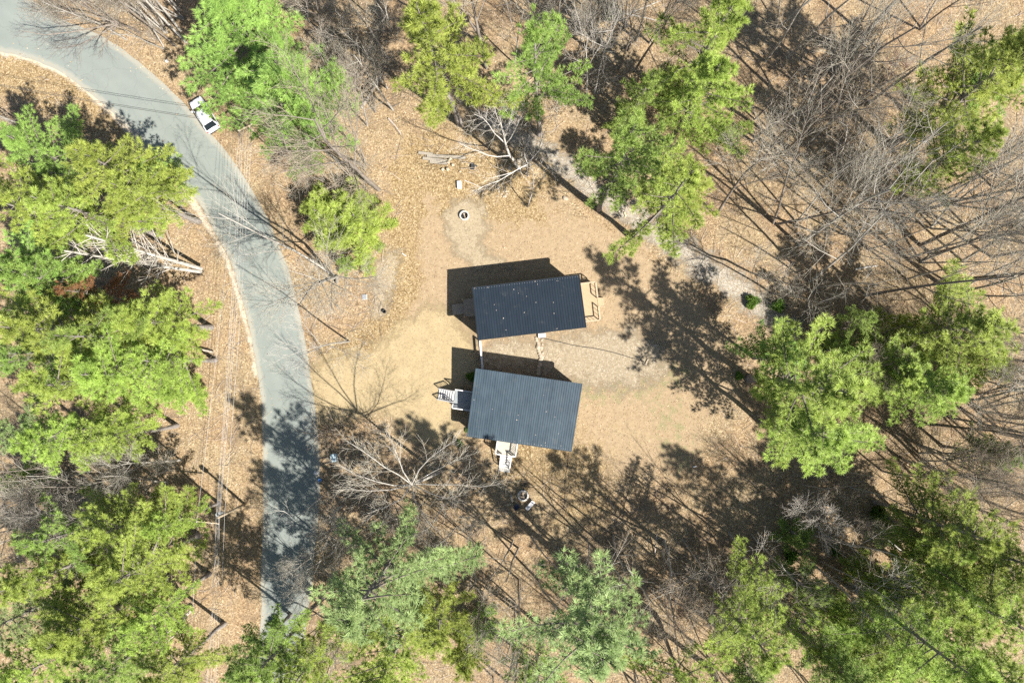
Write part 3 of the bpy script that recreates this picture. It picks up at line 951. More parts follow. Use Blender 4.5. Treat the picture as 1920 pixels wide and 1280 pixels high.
PINE_LIST = [
    # mass left of the road
    ('c', 78, 292, 17, 66, 'g', 'd', 'mid-green pine at the upper left tip of the tree mass left of the road'),
    ('c', 205, 318, 19, 74, 'y', 'a', 'yellow-green pine whose shadow falls on the tan bank below the road bend'),
    ('c', 285, 322, 12, 50, 'g', 'g', 'small pine at the inner edge of the road bend'),
    ('c', 62, 395, 20, 78, 'y', 'k', 'broad pale pine near the left picture edge, second row from the top'),
    ('c', 150, 388, 20, 80, 'y', 'b', 'bushy pine in the middle of the left mass, above the grey fallen trunks'),
    ('c', 262, 366, 17, 66, 'y', 'c', 'pine beside the road shoulder just above the grey fallen trunks'),
    ('c', 35, 490, 21, 74, 'g', 'e', 'darker green pine on the left picture edge level with the fallen trunks'),
    ('c', 72, 528, 20, 70, 'g', 'f', 'loose green pine immediately left of the grey fallen trunks'),
    ('c', 288, 600, 17, 80, 'y', 'g', 'bright yellow-green pine right below the fallen trunks, overhanging the tan verge'),
    ('c', 190, 632, 21, 74, 'g', 'h', 'pine below the rust-brown dead branch in the left mass'),
    ('c', 85, 612, 22, 88, 'y', 'a', 'large pale pine left of the rust-brown dead branch'),
    ('c', 20, 660, 22, 70, 'g', 'b', 'pine cut by the left picture edge at mid height'),
    ('c', 298, 672, 17, 62, 'y', 'e', 'pine at the verge with a bare stem poking out towards the power lines'),
    ('c', 222, 712, 20, 82, 'y', 'd', 'dense bright pine in the lower part of the left mass'),
    ('c', 125, 720, 21, 82, 'y', 'k', 'broad yellow-green pine in the lower left mass, away from the road'),
    ('c', 110, 812, 19, 66, 'y', 'f', 'lowest pine of the left mass, above the grey thicket'),
    ('c', 205, 818, 18, 62, 'y', 'c', 'pine at the bottom right corner of the left mass beside a bare tree'),
    ('c', 28, 818, 16, 50, 'b', 'g', 'hazy blue-green pine on the left picture edge above the grey thicket'),
    ('c', 165, 556, 16, 34, 'd', 'e', 'dead pine with rust-brown needles among the left mass'),
    # lower left
    ('c', 105, 1005, 18, 62, 'g', 'h', 'darker pine at the upper left of the lower-left grove'),
    ('c', 215, 985, 18, 66, 'y', 'a', 'topmost bright pine of the lower-left grove'),
    ('c', 312, 985, 16, 44, 'y', 'g', 'small pine nearest the utility pole, at the grove edge'),
    ('c', 95, 1085, 20, 78, 'y', 'b', 'bushy pine in the lower-left grove near the picture edge'),
    ('c', 235, 1072, 20, 88, 'y', 'k', 'largest pine of the lower-left grove, facing the power lines'),
    ('c', 35, 1165, 21, 72, 'b', 'e', 'blue-green pine on the left picture edge near the bottom'),
    ('c', 165, 1165, 20, 84, 'y', 'd', 'dense pine in the middle of the lower-left grove'),
    ('c', 278, 1150, 18, 58, 'y', 'c', 'pine over the fallen logs beside the verge'),
    ('c', 70, 1255, 20, 80, 'y', 'f', 'pine in the bottom left corner'),
    ('c', 200, 1262, 20, 82, 'g', 'g', 'pine on the bottom edge, second from the left corner'),
    ('c', 318, 1255, 17, 62, 'y', 'a', 'pine on the bottom edge just left of the power lines'),
    # top
    ('c', 442, 62, 17, 108, 'g', 'i', 'thick arching pine beside the road, upper one of the pair by the white car'),
    ('c', 528, 172, 17, 104, 'g', 'i', 'thick arching pine overhanging the white car'),
    ('b', 862, 232, 28, 98, 'y', 'a', 'tall pine with a long bare grey trunk above the log pile'),
    ('b', 1011, 252, 26, 74, 'g', 'e', 'slim pine with a dark straight trunk behind the white birch'),
    ('b', 1124, 392, 27, 84, 'g', 'c', 'pine with a dark leaning trunk at the edge of the clearing, left of its twin'),
    ('b', 1182, 444, 28, 82, 'y', 'h', 'pine with a pale leaning trunk beside the gravel path'),
    ('c', 1335, 55, 24, 86, 'y', 'b', 'dark green pine on the top edge right of centre'),
    ('c', 1318, 165, 22, 78, 'y', 'd', 'dense bright pine in the upper right cluster below the top-edge one'),
    ('c', 1285, 355, 15, 72, 'y', 'g', 'soft low pine over the gravel path'),
    ('c', 1205, 175, 18, 42, 'g', 'f', 'small dark pine in the shade of the upper right cluster'),
    ('c', 1868, 150, 25, 108, 'y', 'd', 'big pine near the top right corner among bare trees'),
    ('c', 1802, 285, 20, 70, 'y', 'g', 'smaller pine just below the big one near the top right corner'),
    ('c', 1912, 118, 22, 60, 'g', 'a', 'pine cut by the right picture edge near the top'),
    # right of the clearing
    ('b', 1405, 710, 25, 112, 'y', 'b', 'large spreading pine right of the clearing, its long shadow reaching the tan deck'),
    ('c', 1520, 815, 19, 84, 'y', 'k', 'pine with drooping sprays below the large spreading one right of the clearing'),
    ('c', 1694, 702, 13, 68, 'y', 'd', 'dense pine right behind the large spreading one'),
    ('c', 1762, 730, 15, 70, 'y', 'g', 'pine between the dense green one and the bare trees at the right edge'),
    ('c', 1808, 612, 18, 88, 'y', 'a', 'bright pine right of the dark shadow hollow, near the right edge'),
    ('c', 1612, 600, 11, 30, 'g', 'f', 'small slender pine in the brush above the large spreading one'),
    ('c', 1868, 855, 13, 46, 'g', 'g', 'small green pine among grey bare trees at the right edge'),
    ('c', 1475, 668, 14, 50, 'g', 'e', 'thin dark pine on the clearing side of the large spreading one'),
    # bottom
    ('b', 772, 1000, 27, 116, 'b', 'k', 'large blue-green pine at the bottom, right of the shaded road'),
    ('c', 828, 1172, 20, 66, 'y', 'c', 'yellow-green pine just right of the large blue-green one'),
    ('b', 790, 1108, 26, 88, 'y', 'd', 'bright pine on the bottom edge below the large blue-green one'),
    ('c', 560, 1268, 20, 62, 'y', 'a', 'pine overhanging the bottom end of the road'),
    ('c', 465, 1235, 17, 46, 'g', 'f', 'dark pine between the power lines and the road at the bottom'),
    ('c', 1108, 1182, 27, 120, 'b', 'f', 'big pale-green pine at the bottom centre with its dark trunk base showing'),
    ('c', 1010, 1258, 18, 56, 'g', 'c', 'pine on the bottom edge left of the big pale-green one'),
    ('b', 1326, 1082, 24.5, 78, 'y', 'e', 'pine with a long snag-covered trunk at the lower right of centre'),
    ('b', 1228, 1150, 26, 70, 'y', 'h', 'pine on the bottom edge with a mossy leaning trunk, right of the big pale-green one'),
    ('c', 1408, 1262, 18, 58, 'g', 'f', 'pine on the bottom edge between the two snag-covered trunks'),
    ('c', 1590, 1262, 18, 58, 'g', 'c', 'pine on the bottom edge left of the bottom right corner grove'),
    ('c', 1520, 1110, 12, 46, 'g', 'b', 'low dark pine in the shade beside the longest leaning trunk'),
    ('b', 1590, 1098, 27, 92, 'y', 'd', 'pine at the bottom right with the longest leaning trunk, studded with snags'),
    ('c', 1872, 1045, 22, 84, 'y', 'b', 'pine at the right edge, topmost of the bottom right grove'),
    ('c', 1770, 1012, 17, 52, 'y', 'e', 'dark pine at the upper left of the bottom right grove'),
    ('c', 1755, 1130, 19, 70, 'y', 'a', 'pine in the middle of the bottom right grove'),
    ('c', 1885, 1165, 23, 84, 'y', 'k', 'broad pine on the right edge near the bottom corner'),
    ('c', 1868, 1258, 22, 84, 'y', 'g', 'pine in the bottom right corner'),
    ('c', 1692, 1232, 19, 62, 'y', 'h', 'thin-crowned pine on the bottom edge in the right-hand grove'),
    # stems in the picture, crowns beyond its edge
    ('b', 1725, 1020, 27, 90, 'y', 'b', 'pine at the lower right whose crown leaves the picture on the right'),
    ('b', 1505, 1195, 27, 84, 'g', 'd', 'pine at the bottom with two thin leaning stems beside it, crown beyond the edge'),
    ('b', 605, 1120, 24, 74, 'g', 'c', 'pine right of the road near the bottom with a dark crown'),
    ('b', 1330, 1250, 26, 90, 'g', 'a', 'pine on the bottom edge whose shadow stripes the slope above it'),
    ('b', 1640, 940, 22, 70, 'y', 'e', 'pine in the shaded hollow right of the clearing'),
]
for args in PINE_LIST:
    pine(*args)
# low saplings
SAP = 'young pines in the open'
pine('c', 662, 412, 6.5, 72, 'y', 'l', 'wide young bright-green pine between the road and the clearing', group=SAP)
pine('c', 600, 396, 5.5, 52, 'y', 'l', 'smaller bright-green pine merged with the left side of the wide young one', group=SAP)
pine('c', 646, 492, 3.2, 20, 'g', 'j', 'knee-high dark green pine below the wide young one', group=SAP)

UND = []
ur = random.Random(15)
for (px, py, h, r, mt) in [(1500, 1005, 5, 34, 'g'), (1640, 1090, 8, 46, 'y'), (1560, 1150, 8, 50, 'y'),
                           (1690, 1130, 8, 44, 'g'), (1540, 1220, 8, 48, 'y'), (1660, 1240, 9, 52, 'y'), (1700, 1010, 7, 40, 'g'),
                           (1780, 1080, 10, 52, 'y'), (1740, 1250, 10, 54, 'y'), (870, 1235, 9, 48, 'y'), (640, 1160, 9, 44, 'b'), (905, 1180, 8, 36, 'g'),
                           (1700, 690, 10, 56, 'y'), (1745, 660, 9, 50, 'g'), (1690, 620, 9, 44, 'y'), (1850, 690, 10, 50, 'y'), (1575, 655, 8, 34, 'g'), (1180, 215, 7, 34, 'g'),
                           (1390, 1180, 9, 44, 'y'), (1250, 150, 8, 38, 'g'), (330, 730, 7, 36, 'y'), (30, 900, 9, 40, 'g')]:
    UND.append((pine('c', px, py, h, r, mt, 'j', 'low evergreen', group='low evergreens under the tall trees'), px, py, mt, h))


# ------------------------------------------------------------------ leafless trees
def spread_dir(rn, d, ang, roll):
    d = Vector(d).normalized()
    u = d.orthogonal().normalized()
    w = d.cross(u)
    return (d * math.cos(ang) + (u * math.cos(roll) + w * math.sin(roll)) * math.sin(ang)).normalized()


def limb(rn, p, d, L, r, depth, out, maxd, wig=0.10, trop=0.10, dens=1.0):
    n = 6 if depth == 0 else 5 if depth == 1 else 4 if depth == 2 else 3
    pts = [Vector(p)]
    d = Vector(d).normalized()
    for i in range(n - 1):
        d = (d + Vector((rn.gauss(0, wig), rn.gauss(0, wig), rn.gauss(0, wig * 0.7) + trop))).normalized()
        pts.append(pts[-1] + d * (L / (n - 1)))
    rt = 0.35 if depth < maxd else 0.45
    out.append((pts, [r * (1 - (1 - rt) * i / (n - 1)) for i in range(n)], depth))
    if depth < maxd:
        kids(rn, pts, L, r, depth, out, maxd, wig, trop, dens)


def kids(rn, pts, L, r, depth, out, maxd, wig=0.12, trop=0.1, dens=1.0, lo=None):
    n = len(pts)
    per = (0, 2.3, 2.5, 2.4)[min(depth, 3)] if depth else 0
    cnt = int((9 if depth == 0 else 2 + per * L) * dens)
    lo = (0.38 if depth == 0 else 0.22) if lo is None else lo
    roll = rn.uniform(0, 6.28)
    for k in range(cnt):
        s = lo + (1 - lo) * (k + rn.random()) / cnt
        f = s * (n - 1)
        i = min(int(f), n - 2)
        q = pts[i].lerp(pts[i + 1], f - i)
        dd = (pts[i + 1] - pts[i]).normalized()
        roll += 2.4 + rn.uniform(-0.5, 0.5)
        ang = math.radians(rn.uniform(24, 50) if depth == 0 else rn.uniform(20, 46))
        cl = L * ((0.52 if depth == 0 else 0.56) * (1.15 - 0.75 * s)) * rn.uniform(0.65, 1.25)
        if cl < 0.18:
            continue
        limb(rn, q, spread_dir(rn, dd, ang, roll), cl, max(0.011, r * (1 - 0.55 * s) * (0.42 if depth == 0 else 0.5)), depth + 1, out, maxd, wig, trop, dens)


def polys_to_meshes(polys, split=1):
    a, b = MB(), MB()
    for pts, rad, depth in polys:
        (a if depth <= split else b).tube(pts, rad, 7 if depth == 0 else 5 if depth == 1 else 3, cap=False)
    return a, b


def bare_variant(seed, H=18.0, kind='std'):
    rn = random.Random(seed)
    out = []
    if kind == 'open':
        limb(rn, (0, 0, 0), (rn.uniform(-.1, .1), rn.uniform(-.1, .1), 1), H, 0.17, 0, out, 3, 0.05, 0.06, 0.62)
    elif kind == 'multi':
        for k in range(rn.randint(2, 3)):
            a = rn.uniform(0, 6.28)
            limb(rn, (0.15 * math.cos(a), 0.15 * math.sin(a), 0), (0.22 * math.cos(a), 0.22 * math.sin(a), 1), H * rn.uniform(0.8, 1.0), 0.14, 0, out, 3, 0.06, 0.05, 0.75)
    elif kind == 'pole':
        limb(rn, (0, 0, 0), (0, 0, 1), H, 0.15, 0, out, 3, 0.035, 0.06, 0.5)
    elif kind == 'slim':
        limb(rn, (0, 0, 0), (0, 0, 1), H, 0.10, 0, out, 3, 0.05, 0.06, 0.8)
    else:
        limb(rn, (0, 0, 0), (0, 0, 1), H, 0.19, 0, out, 3, 0.07, 0.06, 1.15)
    return out


BARE = {}


def bare_meshes(v, bark, twig):
    key = (v, bark, twig)
    if key not in BARE:
        if v not in BARE:
            kind = ('std', 'std', 'std', 'multi', 'slim', 'slim', 'multi', 'std', 'pole', 'pole', 'open', 'open', 'open')[v]
            a, b = polys_to_meshes(bare_variant(300 + v, 18.0, kind))
            mats = []
            for nm, mb, mt in (('trunk', a, bark), ('crown', b, twig)):
                o = mb.build(nm, M[mt], smooth=True)
                mats.append(o.data)
                bpy.data.objects.remove(o)
            BARE[v] = mats
            BARE[key] = mats
        else:
            ms = []
            for me, mt in zip(BARE[v], (bark, twig)):
                c = me.copy(); c.materials[0] = M[mt]; ms.append(c)
            BARE[key] = ms
    return BARE[key]


br = random.Random(5)
AUTO = []
LAND = [('the white car', 383, 215), ('the arching pines', 465, 120), ('the pine above the logs', 820, 80), ('the lumber pile', 825, 297), ('the white birch', 945, 265),
        ('the slim pine by the birch', 1020, 110), ('the top-edge pine', 1335, 55), ('the two leaning pine trunks', 1150, 420), ('the path end', 1450, 590),
        ('the big top-right pine', 1842, 150), ('the lesser top-right pine', 1800, 290), ('the long straight stem', 1820, 432), ('the slender pine', 1612, 600),
        ('the large spreading pine', 1570, 740), ('the bright right-edge pine', 1808, 612), ('the small right-edge pine', 1868, 855), ('the pale rounded bare tree', 1500, 960),
        ('the longest leaning trunk', 1670, 1160), ('the big pale-green bottom pine', 1110, 1180), ('the snag-covered leaning trunk', 1375, 1140), ('the lower fire ring', 980, 928),
        ('the star-shaped bare tree', 772, 910), ('the pale green utility box', 628, 857), ('the blue-green bottom pine', 720, 1080), ('the bottom end of the road', 530, 1200),
        ('the shaded lower road', 545, 1000), ('the utility pole', 405, 971), ('the grey fallen trunks', 250, 470), ('the tan bank', 100, 190), ('the wide young pine', 652, 412),
        ('the big lone grey tree', 660, 280), ('the upper road', 130, 70), ('the lower-left grove', 200, 1060), ('the hazy left-edge pine', 28, 818), ('the white-stemmed pair', 1110, 60),
        ('the dark hollow', 1600, 520), ('the bottom right corner', 1880, 1240), ('the thicket centre', 1570, 150), ('the soft low pine', 1285, 355)]


def auto(o, x, y, z, desc):
    k = PPM / (1 - z / CAM_H)
    AUTO.append((o, NX + x * k, NY - y * k, desc))


def finish_labels():
    by = {}
    for o, px, py, desc in AUTO:
        nm, lx, ly = min(LAND, key=lambda l: (l[1] - px) ** 2 + (l[2] - py) ** 2)
        dx, dy = px - lx, py - ly
        if abs(dx) > 2.2 * abs(dy): d = 'right of' if dx > 0 else 'left of'
        elif abs(dy) > 2.2 * abs(dx): d = 'below' if dy > 0 else 'above'
        else: d = ('lower ' if dy > 0 else 'upper ') + ('right of' if dx > 0 else 'left of')
        by.setdefault((desc, d, nm), []).append((px, py, o))
    names = ['first', 'second', 'third', 'fourth', 'fifth', 'sixth', 'seventh', 'eighth', 'ninth', 'tenth', 'eleventh', 'twelfth']
    for (desc, d, nm), L in by.items():
        ext = [max(q[k] for q in L) - min(q[k] for q in L) for k in (0, 1)]
        ax = 0 if ext[0] >= ext[1] else 1
        L.sort(key=lambda q: q[ax])
        for i, (px, py, o) in enumerate(L):
            lab = desc + ' ' + d + ' ' + nm
            if len(L) > 1:
                n = len(L)
                w = ('leftmost', 'rightmost', 'from left') if ax == 0 else ('topmost', 'lowest', 'from top')
                lab = (w[0] if i == 0 else w[1] if i == n - 1 else names[i] + ' ' + w[2]) + ' ' + lab
            o['label'] = lab


def bare_tree(px, py, h, v, label, group=None, bark='grey_bark', twig='twig', lean=(0, 0), slim=1.0):
    p = W(px, py)
    ms = bare_meshes(v, bark, twig)
    t = empty('bare_tree', p, br.uniform(0, 6.28))
    t.rotation_euler = (math.radians(lean[0] + br.uniform(-3, 3)), math.radians(lean[1] + br.uniform(-3, 3)), br.uniform(0, 6.28))
    s = h / 18.0
    t.scale = (s * slim, s * slim, s)
    tag(t, label, 'tree', group)
    link('trunk', ms[0], t)
    tag(link('crown', ms[1], t), kind='stuff')
    TREE_XY.append((p.x, p.y, 0.5))
    return t


# single trees that stand out
bare_tree(711, 356, 24, 0, 'big grey leafless tree standing alone at the edge of the clearing, trunk base showing', 'notable bare trees', bark='brown_bark', twig='twig_brown')
bare_tree(632, 529, 21, 1, 'leafless tree at the road verge leaning across the road, right one of two', 'notable bare trees', lean=(3, -7))
bare_tree(622, 515, 20, 3, 'twin-stemmed leafless tree at the verge leaning across the road, left one of two', 'notable bare trees', lean=(-4, -9))
bare_tree(655, 640, 19, 4, 'slender pale leafless tree on the verge whose straight shadow crosses the road', 'notable bare trees', twig='birch_twig')
bare_tree(349, 80, 16, 1, 'leafless tree with branches fanned over the upper end of the road', 'notable bare trees', lean=(0, -8))
bare_tree(338, 58, 15, 2, 'leafless tree on the top edge right behind the one fanned over the road', 'notable bare trees')
bare_tree(1342, 405, 17, 1, 'leafless tree with a forked dark stem right of the soft low pine over the path', 'notable bare trees', bark='brown_bark')
bare_tree(1362, 487, 13, 2, 'mossy leaning leafless tree right beside the gravel path', 'notable bare trees', bark='brown_bark', lean=(6, 22))
bare_tree(1726, 460, 23, 0, 'leafless tree whose long straight stem runs out to the right picture edge', 'notable bare trees', bark='brown_bark')
bare_tree(1626, 468, 16, 4, 'thin leafless tree left of the long straight stem in the right-hand wood', 'notable bare trees')
bare_tree(1452, 420, 20, 3, 'twin-stemmed leafless tree in the right-hand wood near the path', 'notable bare trees', bark='brown_bark')
bare_tree(1500, 215, 21, 0, 'tall leafless tree with a dark stem in the middle of the upper right thicket', 'notable bare trees', bark='brown_bark')
bare_tree(651, 160, 11, 4, 'small leafless tree with a pale stem right of the arching pines', 'notable bare trees')
bare_tree(1007, 300, 8, 6, 'bushy leafless tree crowding the right side of the white birch', 'notable bare trees')
bare_tree(912, 128, 20, 1, 'leafless tree with a dark stem between the two tall pines at the top', 'notable bare trees', bark='brown_bark')
bare_tree(1115, 175, 16, 4, 'white-stemmed leafless tree near the top edge, right one of the pair', 'notable bare trees', bark='birch', twig='birch_twig')
bare_tree(1098, 190, 15, 5, 'white-stemmed leafless tree near the top edge, left one of the pair', 'notable bare trees', bark='birch', twig='birch_twig')
bare_tree(972, 1085, 20, 5, 'leafless tree with straight dark stem left of the big pale-green bottom pine', 'notable bare trees', bark='brown_bark')
bare_tree(905, 1110, 14, 2, 'leafless tree with a leaning dark stem beside the yellow-green pine at the bottom', 'notable bare trees', bark='brown_bark')
bare_tree(338, 862, 13, 0, 'leafless tree with a bushy crown on the tan verge below the left mass', 'notable bare trees')
bare_tree(312, 905, 14, 3, 'twin-stemmed leafless tree just below the bushy-crowned one on the tan verge', 'notable bare trees')
bare_tree(1480, 945, 12, 2, 'leafless tree with a pale rounded crown at the shaded lower right of the clearing', 'notable bare trees', twig='birch_twig')
bare_tree(1838, 800, 15, 0, 'leafless tree with a star-shaped pale crown near the right picture edge', 'notable bare trees', twig='birch_twig')

WOODS = [
    # x0, y0, x1, y1, count, hmin, hmax, twig, label, group
    (1400, 40, 1740, 300, 16, 13, 20, 'twig_brown', 'grey leafless tree in the crowded thicket at the upper right', 'bare trees of the upper right thicket'),
    (1400, 300, 1780, 560, 18, 13, 21, 'twig', 'leafless tree in the open brown wood right of the gravel path', 'bare trees right of the path'),
    (1700, 330, 1870, 610, 16, 13, 19, 'twig', 'leafless tree in the grey stand on the right picture edge at mid height', 'bare trees on the right edge'),
    (1690, 660, 1890, 960, 30, 11, 18, 'twig_brown', 'brownish leafless tree in the tangle at the right edge below mid height', 'bare trees of the right edge tangle'),
    (1480, 880, 1720, 1010, 8, 8, 14, 'twig_brown', 'leafless tree in the shaded gap above the bottom right grove', 'bare trees of the shaded gap'),
    (960, 995, 1420, 1150, 30, 12, 18, 'twig_brown', 'leafless tree on the shadow-striped slope below the clearing', 'bare trees of the shadow-striped slope'),
    (1400, 985, 1700, 1270, 12, 12, 18, 'twig', 'leafless tree among the low green growth at the bottom right', 'bare trees of the bottom right'),
    (900, 1130, 1400, 1290, 18, 13, 20, 'twig_brown', 'leafless tree near the bottom edge', 'bare trees of the bottom edge'),
    (640, 930, 900, 1040, 12, 7, 12, 'twig', 'leafless tree in the grey brush below the sandy drive', 'bare trees of the brush below the drive'),
    (600, 940, 660, 1200, 9, 8, 14, 'twig', 'leafless tree leaning over the shaded lower road', 'bare trees by the lower road'),
    (60, 840, 330, 940, 13, 9, 15, 'twig', 'grey leafless tree in the thicket between the two left-hand groves', 'bare trees of the left thicket'),
    (20, 950, 100, 1020, 3, 10, 13, 'twig', 'leafless tree by the left picture edge above the lower grove', 'bare trees at the left edge'),
    (150, 10, 345, 92, 14, 9, 14, 'twig_brown', 'leafless tree in the row along the top edge beside the road', 'bare trees along the top edge'),
    (590, 30, 740, 240, 12, 8, 15, 'twig', 'leafless tree between the arching pines and the first tall pine', 'bare trees of the upper middle wood'),
    (560, 230, 700, 350, 10, 7, 13, 'twig', 'leafless tree in the brush between road and clearing', 'bare trees of the roadside brush'),
    (900, 30, 1260, 150, 14, 10, 17, 'twig', 'leafless tree along the top edge in the middle', 'bare trees of the top middle wood'),
    (0, 210, 60, 260, 3, 8, 11, 'twig_brown', 'brown leafless tree at the left picture edge below the tan bank', 'bare trees below the tan bank'),
    (1560, 600, 1700, 700, 6, 6, 11, 'twig_brown', 'leafless tree in the brush around the small slender pine', 'bare trees around the slender pine'),
]


def fits(x, y, rmin):
    return all((x - a) ** 2 + (y - b) ** 2 > (rmin + c) ** 2 for a, b, c in TREE_XY)


def clear_of(px, py, m=0.8):
    p = W(px, py)
    x, y = np.array([p.x]), np.array([p.y])
    return (poly_sd(x, y, ROAD)[0] < -m and poly_sd(x, y, CLEAR)[0] < 0.3 and poly_sd(x, y, DRIVE)[0] < 0.5
            and line_d(x, y, PATH)[0] > 1.3)


wr = random.Random(9)
for t, px, py, mt, h in UND:
    auto(t, t.location.x, t.location.y, 0.7 * h, {'g': 'low dark green', 'y': 'low yellow-green', 'b': 'low blue-green'}[mt] + ' young pine')
for (x0, y0, x1, y1, cnt, h0, h1, tw, lab, grp) in WOODS:
    made = tries = 0
    while made < cnt and tries < cnt * 30:
        tries += 1
        px, py = wr.uniform(x0, x1), wr.uniform(y0, y1)
        p = W(px, py)
        if not clear_of(px, py) or not fits(p.x, p.y, 0.45):
            continue
        zc_ = 0.6 * (h0 + h1) / 2
        cx_, cy_ = NX + (px - NX) / (1 - zc_ / CAM_H), NY + (py - NY) / (1 - zc_ / CAM_H)
        if any((cx_ - a) ** 2 + (cy_ - b) ** 2 < (0.85 * r_) ** 2 for a, b, r_ in CROWNS):
            continue
        hh, vv = wr.uniform(h0, h1), wr.choice((8, 9, 8, 9, 4, 5)) if 'slope' in grp or 'bottom' in grp else wr.choice((0, 1, 2, 7, 3, 6, 10)) if 'edge' in grp else wr.choice((10, 11, 12, 10, 11, 12, 8, 9, 0, 3)) if 'right' in grp else wr.randrange(13)
        tt = tw if wr.random() < 0.8 else wr.choice(['twig', 'twig_brown', 'birch_twig'])
        t = bare_tree(px, py, hh, vv, lab, grp, bark=wr.choice(['grey_bark', 'brown_bark', 'grey_bark']), twig=tt,
                      lean=(wr.uniform(-5, 5), wr.uniform(-5, 5)))
        form = ('', '', '', 'forked ', 'slim ', 'slim ', 'forked ', '', 'slim ', 'slim ', 'open ', 'open ', 'open ')[vv]
        auto(t, p.x, p.y, hh * 0.6, ('tall ' if hh > 17 else 'small ' if hh < 11 else '') + {'twig': 'grey ', 'twig_brown': 'brown ', 'birch_twig': 'pale '}[tt] + form + 'leafless tree')
        made += 1


# hero trees whose limbs can be followed one by one
def hero(name, label, base, limbs, bark, twig, seed, dens=0.8, group='notable bare trees'):
    """limbs: list of (r0, [(px, py, z), ...]) - every point at its own height"""
    rn = random.Random(seed)
    b = W(*base)
    t = empty(name, b)
    tag(t, label, 'tree', group)
    out = []
    for r0, pts in limbs:
        P = [W(*q) - b for q in pts]
        L = sum((P[i + 1] - P[i]).length for i in range(len(P) - 1))
        n = len(P)
        dep = 0 if r0 > 0.13 else 1
        out.append((P, [r0 * (1 - 0.72 * i / (n - 1)) for i in range(n)], dep))
        kids(rn, P, min(L, 6.5), r0 * 0.6, 1, out, 3, 0.13, 0.06, dens, lo=0.35 if dep else 0.75)
    a, c = polys_to_meshes(out)
    a.build('trunk', M[bark], t, smooth=True)
    tag(c.build('crown', M[twig], t), kind='stuff')
    TREE_XY.append((b.x, b.y, 0.6))
    return t


hero('birch_tree', 'white-barked birch with a long bare limb reaching left over the logs', (974, 318),
     [(0.20, [(974, 318, 0), (966, 304, 2.0), (956, 292, 4.0), (950, 277, 6.0), (947, 266, 8.0), (944, 250, 10), (938, 228, 13)]),
      (0.077, [(954, 292, 4.2), (932, 294, 5.5), (914, 291, 7), (899, 284, 8.5), (880, 278, 10), (860, 268, 11.5)]),
      (0.070, [(946, 268, 7.5), (936, 258, 9), (927, 250, 10), (916, 233, 12), (905, 221, 13.5), (889, 214, 15)]),
      (0.063, [(948, 270, 7.5), (958, 258, 9), (962, 250, 10), (972, 230, 12), (978, 215, 13.5)]),
      (0.056, [(946, 258, 9), (940, 240, 11), (932, 220, 13), (926, 196, 15)]),
      (0.056, [(947, 255, 9.5), (955, 232, 12), (960, 212, 14), (958, 195, 15.5)])], 'birch', 'birch_twig', 61, 0.85)
hero('birch_tree', 'pale forked birch with limbs stretched left and right in front of the white one', (990, 330),
     [(0.105, [(990, 330, 0), (990, 322, 3), (988, 309, 6)]),
      (0.070, [(988, 309, 6), (973, 316, 7), (960, 324, 7.5), (937, 338, 8), (907, 349, 8.5), (890, 360, 9)]),
      (0.042, [(962, 323, 7.4), (940, 329, 8.2), (915, 335, 9)]),
      (0.063, [(988, 309, 6), (998, 297, 7.5), (1011, 282, 9), (1020, 268, 10.5)]),
      (0.049, [(990, 310, 6), (1005, 308, 7.5), (1018, 312, 9), (1042, 319, 10.5)]),
      (0.042, [(990, 309, 6), (984, 295, 7.5), (983, 280, 9), (990, 268, 10)])], 'birch', 'birch_twig', 62, 0.8)
hero('birch_tree', 'thin young birch standing at the very edge of the clearing', (990, 389),
     [(0.06, [(990, 389, 0), (993, 376, 2), (1000, 354, 5), (1001, 334, 7.5), (998, 315, 9.5)]),
      (0.04, [(992, 380, 1.5), (996, 368, 3), (997, 356, 4.5)])], 'birch', 'birch_twig', 63, 0.7)
hero('bare_tree', 'large star-shaped leafless tree below the sandy drive, branches pale in the sun', (822, 885),
     [(0.24, [(822, 885, 0), (806, 893, 4), (788, 902, 8), (772, 908, 11.5)]),
      (0.082, [(772, 908, 11.5), (748, 890, 13), (722, 876, 14.5), (690, 852, 16), (650, 826, 17.5)]),
      (0.075, [(772, 908, 11.5), (756, 884, 13.5), (748, 862, 15), (738, 836, 16.5), (724, 812, 17.5)]),
      (0.075, [(772, 908, 11.5), (786, 880, 13.5), (806, 858, 15), (836, 836, 16.5), (856, 824, 17)]),
      (0.082, [(774, 908, 11), (740, 910, 12), (704, 902, 13), (664, 888, 14.5), (632, 868, 16)]),
      (0.075, [(772, 908, 11.5), (732, 918, 12.5), (690, 920, 13.5), (648, 916, 14.5)]),
      (0.075, [(770, 910, 11.5), (752, 936, 12.5), (722, 950, 13.5), (690, 962, 15)]),
      (0.068, [(772, 910, 11.5), (776, 936, 13), (790, 958, 14), (812, 990, 15.5)]),
      (0.075, [(776, 906, 10.5), (812, 908, 11.5), (858, 908, 12.5), (902, 912, 13.5), (946, 906, 14.5)]),
      (0.068, [(774, 908, 11), (806, 924, 12.5), (836, 934, 14), (862, 928, 15.5)]),
      (0.054, [(776, 905, 10), (812, 884, 11), (848, 866, 13), (880, 852, 15)])], 'grey_bark', 'twig', 64, 1.05)
